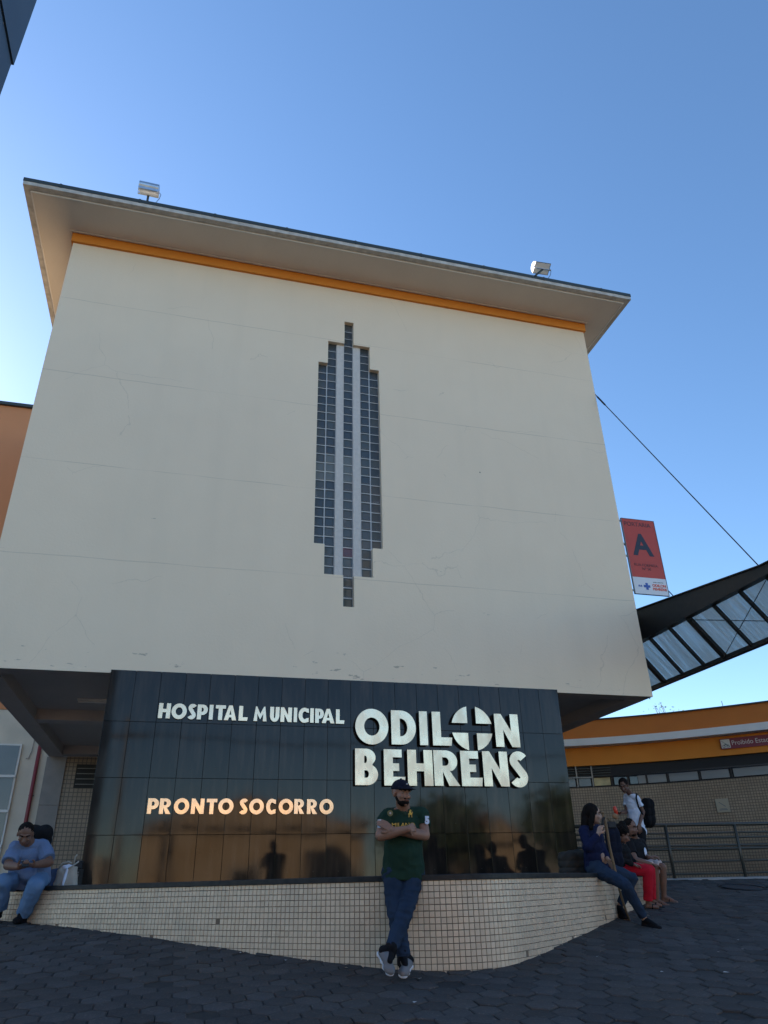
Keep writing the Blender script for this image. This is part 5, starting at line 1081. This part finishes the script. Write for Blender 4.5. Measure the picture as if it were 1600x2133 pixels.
# ---- woman in a blue jacket
J = dict(head=(4.965, 8.62, 0.722), neck=(4.954, 8.7, 0.587), sR=(4.792, 8.6, 0.532), sL=(5.11, 8.82, 0.562), eR=(4.742, 8.46, 0.352), eL=(5.099, 8.78, 0.364), wR=(4.887, 8.44, 0.485), wL=(5.072, 8.62, 0.22),
         hR=(4.916, 8.68, 0.131), hL=(5.136, 8.9, 0.149), kR=(5.099, 8.36, -0.054), kL=(5.481, 8.8, 0.014), aR=(5.302, 8.4, -0.409), aL=(5.341, 8.96, -0.289))
w1 = person('woman with long dark hair, blue jacket and jeans, one leg stretched out', (4.9, 8.6, .07))
b = MB(); T, r_, f, u = head(b, J['head'], (.86, -.50, -.10), .98, fat=.97); neck_sh(b, J, .85, .047); torso(b, J, -.005, .095)
for k in 'LR': arm(b, J, k, .042, .034, .024); leg(b, J, k, .07, .046, .034)
hand(b, J['wR'], V((4.94, 8.42, 0.599)) - V(J['wR']), (.7, .2, .2), .92, 40, side=1); hand(b, J['wL'], (.3, -.4, -.8), (-.6, -.2, 0), .92, 20)
tr, tl = (5.357, 8.22, -0.494), (5.311, 8.78, -0.415); foot(b, J['aR'], tr, .95); foot(b, J['aL'], tl, .95)
blob('body', b, .007, SK['light'], w1, 2); face_bits(w1, T, r_, f, u, .98)
b = MB(); ell(b, T(0, -.030, .036), r_ * .086, f * .096, u * .092)
for k in (-1, 1):
    caps(b, T(.068 * k, .0, .04), T(.082 * k, -.020, -.08), .030, .034); caps(b, T(.078 * k, -.025, -.07), T(.085 * k, -.035, -.17), .034, .026)
caps(b, T(0, -.085, .0), T(0, -.100, -.13), .060, .055); caps(b, T(-.03, -.09, -.08), T(-.04, -.105, -.21), .050, .028); caps(b, T(.03, -.09, -.08), T(.04, -.10, -.20), .050, .030)
blob('hair', b, .006, CL['hair'], w1, 3, amp=.006, fs=22, stretch=(1, 1, .25))
b = MB(); uu, vv, ww, L, sm, hm = torso(b, J, .018, .095, front=(.7, -.7, 0))
for k in 'LR': caps(b, J['s' + k], J['e' + k], .058, .050); caps(b, J['e' + k], V(J['e' + k]).lerp(V(J['w' + k]), .92), .050, .036, flat=True); caps(b, V(J['neck']) + V((0, 0, -.02)), J['s' + k], .054, .056)
etube(b, [hm + vv * L * .5, hm + vv * L * .2 - ww * .02, hm - vv * .02 - ww * .04], [.15, .165, .175], [.115, .12, .115], uu)
blob('jacket', b, .007, CL['bluejacket'], w1, 3, amp=.012, fs=9)
b = MB(); ell(b, hm + vv * L * .24 + ww * .085, uu * .085, ww * .055, vv * .075); blob('midriff', b, .007, SK['light'], w1, 1)
b = MB(); 
for k in 'LR': leg(b, J, k, .098, .064, .048, f1=.92, flat=True)
caps(b, J['hR'], J['hL'], .105, .105); ell(b, hm + vv * .06, uu * .150, ww * .11, vv * .07); blob('jeans', b, .007, CL['denim'], w1, 2, amp=.009, fs=11)
for k, t in (('R', tr), ('L', tl)):
    c = MB(); foot(c, V(J['a' + k]) + V((0, 0, .0)), V(t) + V((0, 0, .004)), 1.02); blob('sock', c, .007, CL['black'], w1, 1); sandal(w1, J['a' + k], t)
c = MB(); q = V((4.955, 8.4, 0.635)); c.beam(q + V((-.014, 0, -.045)), q + V((.018, .0, .035)), .016, .045, up=(0, -1, 0)); pf_ = tag(empty('phone', q), 'dark phone the woman in the blue jacket holds near her chin', 'phone'); under(pf_, c.build('case', M['black']))
# walking stick
ws = tag(empty('walking_stick', (5.289, 8.71, -0.437)), 'crooked peeled-wood walking stick leaning in front of the woman in the blue jacket', 'stick'); b = MB()
b.tube([(4.994, 8.42, 0.684), (5.004, 8.43, 0.6), (5.015, 8.44, 0.484), (5.025, 8.46, 0.37), (5.053, 8.48, 0.216), (5.081, 8.5, 0.063), (5.127, 8.55, -0.118), (5.2, 8.63, -0.25), (5.291, 8.71, -0.428)], [.015, .018, .017, .016, .016, .015, .014, .013, .012], 8)
b.tube([(5.004, 8.425, 0.653), (5.043, 8.43, 0.669), (5.073, 8.44, 0.627)], [.014, .012, .007], 6); under(ws, b.build('shaft', CL['wood'], smooth=True))
b = MB(); ell(b, (4.97, 8.4, 0.72), (.022, 0, 0), (0, .02, 0), (0, 0, .016)); caps(b, (4.974, 8.41, 0.71), (4.982, 8.42, 0.652), .012, .018); under(ws, b.build('knob', CL['wood'], smooth=True))
# duffel on the ledge
def cord(b, c, u_, w_, v_): caps(b, c + u_ * -.9 + v_ * .75, c + u_ * .3 + v_ * 1.0, .014, .014)
soft_bag('duffel_bag', 'charcoal canvas bag lying on the ledge behind the woman in the blue jacket', (4.834, 9.0, 0.183), (.215, 0, 0), (0, .13, 0), (0, 0, .155), CL['olive'], extra=cord)
nb_ = soft_bag('backpack', 'tall navy rucksack standing between the woman in the blue jacket and the child', (5.619, 9.35, 0.38), (.10, 0, 0), (0, .10, 0), (0, 0, .27), CL['navy'], cat='bag')
q = V((5.6, 9.3, 0.626)); b = MB(); b.bbox(q.x - .06, q.x + .06, q.y - .03, q.y + .05, q.z - .02, q.z + .06, .01); under(nb_, b.build('top_pocket', M['black']))

# ---- child in red trousers
J = dict(head=(5.846, 9.45, 0.541), neck=(5.835, 9.55, 0.434), sR=(5.735, 9.45, 0.378), sL=(5.98, 9.68, 0.398), eR=(5.701, 9.38, 0.232), eL=(6.006, 9.66, 0.254), wR=(5.863, 9.36, 0.178), wL=(6.011, 9.5, 0.191),
         hR=(5.864, 9.55, 0.137), hL=(6.037, 9.72, 0.15), kR=(6.074, 9.36, 0.095), kL=(6.21, 9.52, 0.108), aR=(6.073, 9.48, -0.273), aL=(6.225, 9.62, -0.256))
k1 = person('child with hair in a bun, black top and bright red trousers, seated looking down', (5.9, 9.5, .07))
b = MB(); T, r_, f, u = head(b, J['head'], (.80, -.38, -.52), .90); neck_sh(b, J, .72, .048); torso(b, J, -.01, .085)
for k in 'LR': arm(b, J, k, .036, .030, .022); leg(b, J, k, .068, .048, .032)
hand(b, J['wR'], (.8, -.1, -.15), (0, .3, -.9), .8, 25); hand(b, J['wL'], (.8, -.2, -.1), (0, 0, -1), .8, 25); tr, tl = (6.164, 9.42, -0.329), (6.303, 9.56, -0.313)
foot(b, J['aR'], tr, .8); foot(b, J['aL'], tl, .8); blob('body', b, .007, SK['brown'], k1, 2); face_bits(k1, T, r_, f, u, .90)
b = MB(); ell(b, T(0, -.036, .045), r_ * .088, f * .095, u * .090); ell(b, T(0, -.060, .125), r_ * .050, f * .048, u * .042); ell(b, T(0, -.085, .02), r_ * .07, f * .05, u * .07); blob('hair', b, .006, CL['hair'], k1, 1, amp=.008, fs=30)
b = MB(); uu, vv, ww, L, sm, hm = torso(b, J, .016, .085, front=(.8, -.5, 0))
for k in 'LR': caps(b, J['s' + k], J['e' + k], .048, .042); caps(b, J['e' + k], V(J['e' + k]).lerp(V(J['w' + k]), .9), .042, .032); caps(b, V(J['neck']) + V((0, 0, -.02)), J['s' + k], .044, .046)
blob('black_top', b, .007, CL['black'], k1, 3, amp=.008, fs=10)
b = MB(); 
for k in 'LR': leg(b, J, k, .088, .066, .058, f1=.93, flat=True)
caps(b, J['hR'], J['hL'], .09, .09); blob('red_trousers', b, .007, CL['red'], k1, 3, amp=.007, fs=9)
sandal(k1, J['aR'], tr, .85); sandal(k1, J['aL'], tl, .85)

# ---- man in a black T-shirt and pale shorts
J = dict(head=(6.277, 9.92, 0.654), neck=(6.372, 10.02, 0.51), sR=(6.209, 9.92, 0.431), sL=(6.548, 10.14, 0.464), eR=(6.181, 9.78, 0.238), eL=(6.515, 10.05, 0.286), wR=(6.37, 9.72, 0.181), wL=(6.443, 9.85, 0.267),
         hR=(6.27, 9.95, 0.152), hL=(6.524, 10.15, 0.172), kR=(6.433, 9.74, 0.133), kL=(6.677, 9.92, 0.145), aR=(6.428, 9.82, -0.263), aL=(6.67, 10.0, -0.224))
m3 = person('man in a black printed T-shirt and pale shorts seated behind the child, wearing flip-flops', (6.4, 9.95, .07))
b = MB(); T, r_, f, u = head(b, J['head'], (.42, -.88, -.18), 1.0); neck_sh(b, J, 1., .055); torso(b, J, 0, .10)
for k in 'LR': arm(b, J, k, .048, .039, .027); leg(b, J, k, .08, .054, .038)
hand(b, J['wR'], (.8, -.25, -.2), (0, 0, -1), 1., 30); hand(b, J['wL'], (.75, -.5, .1), (0, .3, -1), 1., 40); tr, tl = (6.51, 9.7, -0.332), (6.769, 9.88, -0.295)
foot(b, J['aR'], tr); foot(b, J['aL'], tl); blob('body', b, .007, SK['brown'], m3, 2); face_bits(m3, T, r_, f, u, 1.0, brow=.008); short_hair(m3, T, r_, f, u, 1.)
b = MB(); ell(b, T(0, .040, -.086), r_ * .044, f * .046, u * .024); caps(b, T(-.02, .086, -.048), T(.02, .086, -.048), .006, .006); blob('beard', b, .005, CL['hair'], m3, 1)
b = MB(); uu, vv, ww, L, sm, hm = torso(b, J, .018, .10, front=(.6, -.8, 0))
for k in 'LR': caps(b, J['s' + k], V(J['s' + k]).lerp(V(J['e' + k]), .62), .062, .062, flat=True); ell(b, J['s' + k], uu * .06, ww * .06, vv * .06); caps(b, V(J['neck']) + V((0, 0, -.02)), J['s' + k], .056, .058)
etube(b, [hm + vv * L * .5, hm + vv * L * .1], [.165, .175], [.125, .13], uu); blob('black_tshirt', b, .007, CL['black'], m3, 3, amp=.009, fs=9)
b = MB(); q = sm.lerp(hm, .38) + ww * .128; ell(b, q, uu * .04, ww * .010, vv * .06); under(m3, b.build('shirt_print', CL['white'], smooth=True))
b = MB(); 
for k in 'LR': leg(b, J, k, .104, .082, .08, f1=0); 
for k in 'LR': caps(b, J['h' + k], V(J['h' + k]).lerp(V(J['k' + k]), .93), .105, .088, flat=True)
b = MB(); 
for k in 'LR': caps(b, J['h' + k], V(J['h' + k]).lerp(V(J['k' + k]), .90), .105, .090, flat=True)
caps(b, J['hR'], J['hL'], .108, .108); blob('shorts', b, .007, CL['pink'], m3, 3, amp=.008, fs=9)
sandal(m3, J['aR'], tr); sandal(m3, J['aL'], tl)

# ---- young man standing with a backpack
J = dict(head=(7.638, 12.08, 1.486), neck=(7.834, 12.22, 1.359), sR=(7.872, 12.12, 1.284), sL=(7.845, 12.36, 1.325), eR=(7.969, 12.12, 1.055), eL=(7.748, 12.3, 1.071), wR=(7.773, 12.0, 0.844), wL=(7.464, 12.08, 1.028),
         hR=(7.87, 12.16, 0.732), hL=(7.904, 12.36, 0.753), kR=(7.766, 12.1, 0.33), kL=(7.845, 12.34, 0.338), aR=(7.835, 12.2, 0.045), aL=(7.879, 12.4, 0.047))
m4 = person('young man in a white T-shirt and black trousers standing with a black backpack, looking down', (7.6, 12.25, gz(7.6, 12.25)))
b = MB(); T, r_, f, u = head(b, J['head'], (-.62, -.62, -.48), 1.0); neck_sh(b, J, .95, .052); torso(b, J, -.01, .10)
for k in 'LR': arm(b, J, k, .042, .035, .025); leg(b, J, k, .082, .055, .036)
hand(b, J['wR'], (-.1, -.1, -1), (.2, .9, 0), 1.0, 25); hand(b, J['wL'], V((7.352, 12.0, 1.037)) - V(J['wL']), (0, -.2, .9), 1., 40)
for k in 'LR': foot(b, J['a' + k], V(J['a' + k]) + V((-.16, -.08, -.07)))
blob('body', b, .007, SK['deep'], m4, 2); face_bits(m4, T, r_, f, u, 1.0); short_hair(m4, T, r_, f, u, 1., lift=.003)
b = MB(); uu, vv, ww, L, sm, hm = torso(b, J, .016, .10, front=(-.8, -.4, 0))
for k in 'LR': caps(b, J['s' + k], V(J['s' + k]).lerp(V(J['e' + k]), .62), .060, .062, flat=True); ell(b, J['s' + k], uu * .056, ww * .058, vv * .056); caps(b, V(J['neck']) + V((0, 0, -.02)), J['s' + k], .052, .055)
etube(b, [hm + vv * L * .6, hm + vv * L * .2, hm + vv * .0], [.145, .15, .16], [.12, .12, .125], uu); blob('white_tshirt', b, .007, CL['white'], m4, 3, amp=.010, fs=9)
b = MB(); 
for k in 'LR': leg(b, J, k, .100, .075, .062, f1=.97, flat=True)
caps(b, J['hR'], J['hL'], .10, .10); blob('black_trousers', b, .008, CL['black'], m4, 2, amp=.008, fs=8)
for k in 'LR': shoe(m4, J['a' + k], V(J['a' + k]) + V((-.19, -.09, -.085)), upper=CL['black'], sole=CL['black'])
bp2 = soft_bag('backpack', 'large black backpack worn by the standing young man in the white T-shirt', (8.263, 12.42, 1.073), (.10, -.02, 0), (0, .13, 0), (.03, 0, .255), CL['black'])
b = MB(); sR = V(J['sR']); b.tube([sR + V((.09, .06, -.02)), sR + V((.02, -.01, .064)), sR + V((-.045, -.075, -.01)), sR + V((-.035, -.085, -.16)), sR + V((.05, -.055, -.30)), sR + V((.13, .03, -.34))], .016, 6); under(bp2, b.build('strap', CL['black'], smooth=True))
rc = tag(empty('red_cup', (7.345, 12.0, 1.052)), 'bright red bottle in a brown paper bag held by the standing young man', 'bottle'); b = MB(); b.tube([(7.332, 12.0, 1.129), (7.345, 12.0, 1.098), (7.362, 12.0, 0.99)], [.022, .034, .030], 12); under(rc, b.build('bottle', CL['redcup'], smooth=True)); b = MB(); ell(b, (7.331, 12.0, 0.975), (.055, 0, 0), (0, .04, 0), (0, 0, .045)); blob('paper_bag', b, .008, CL['paperbag'], rc, 1, amp=.01, fs=15)
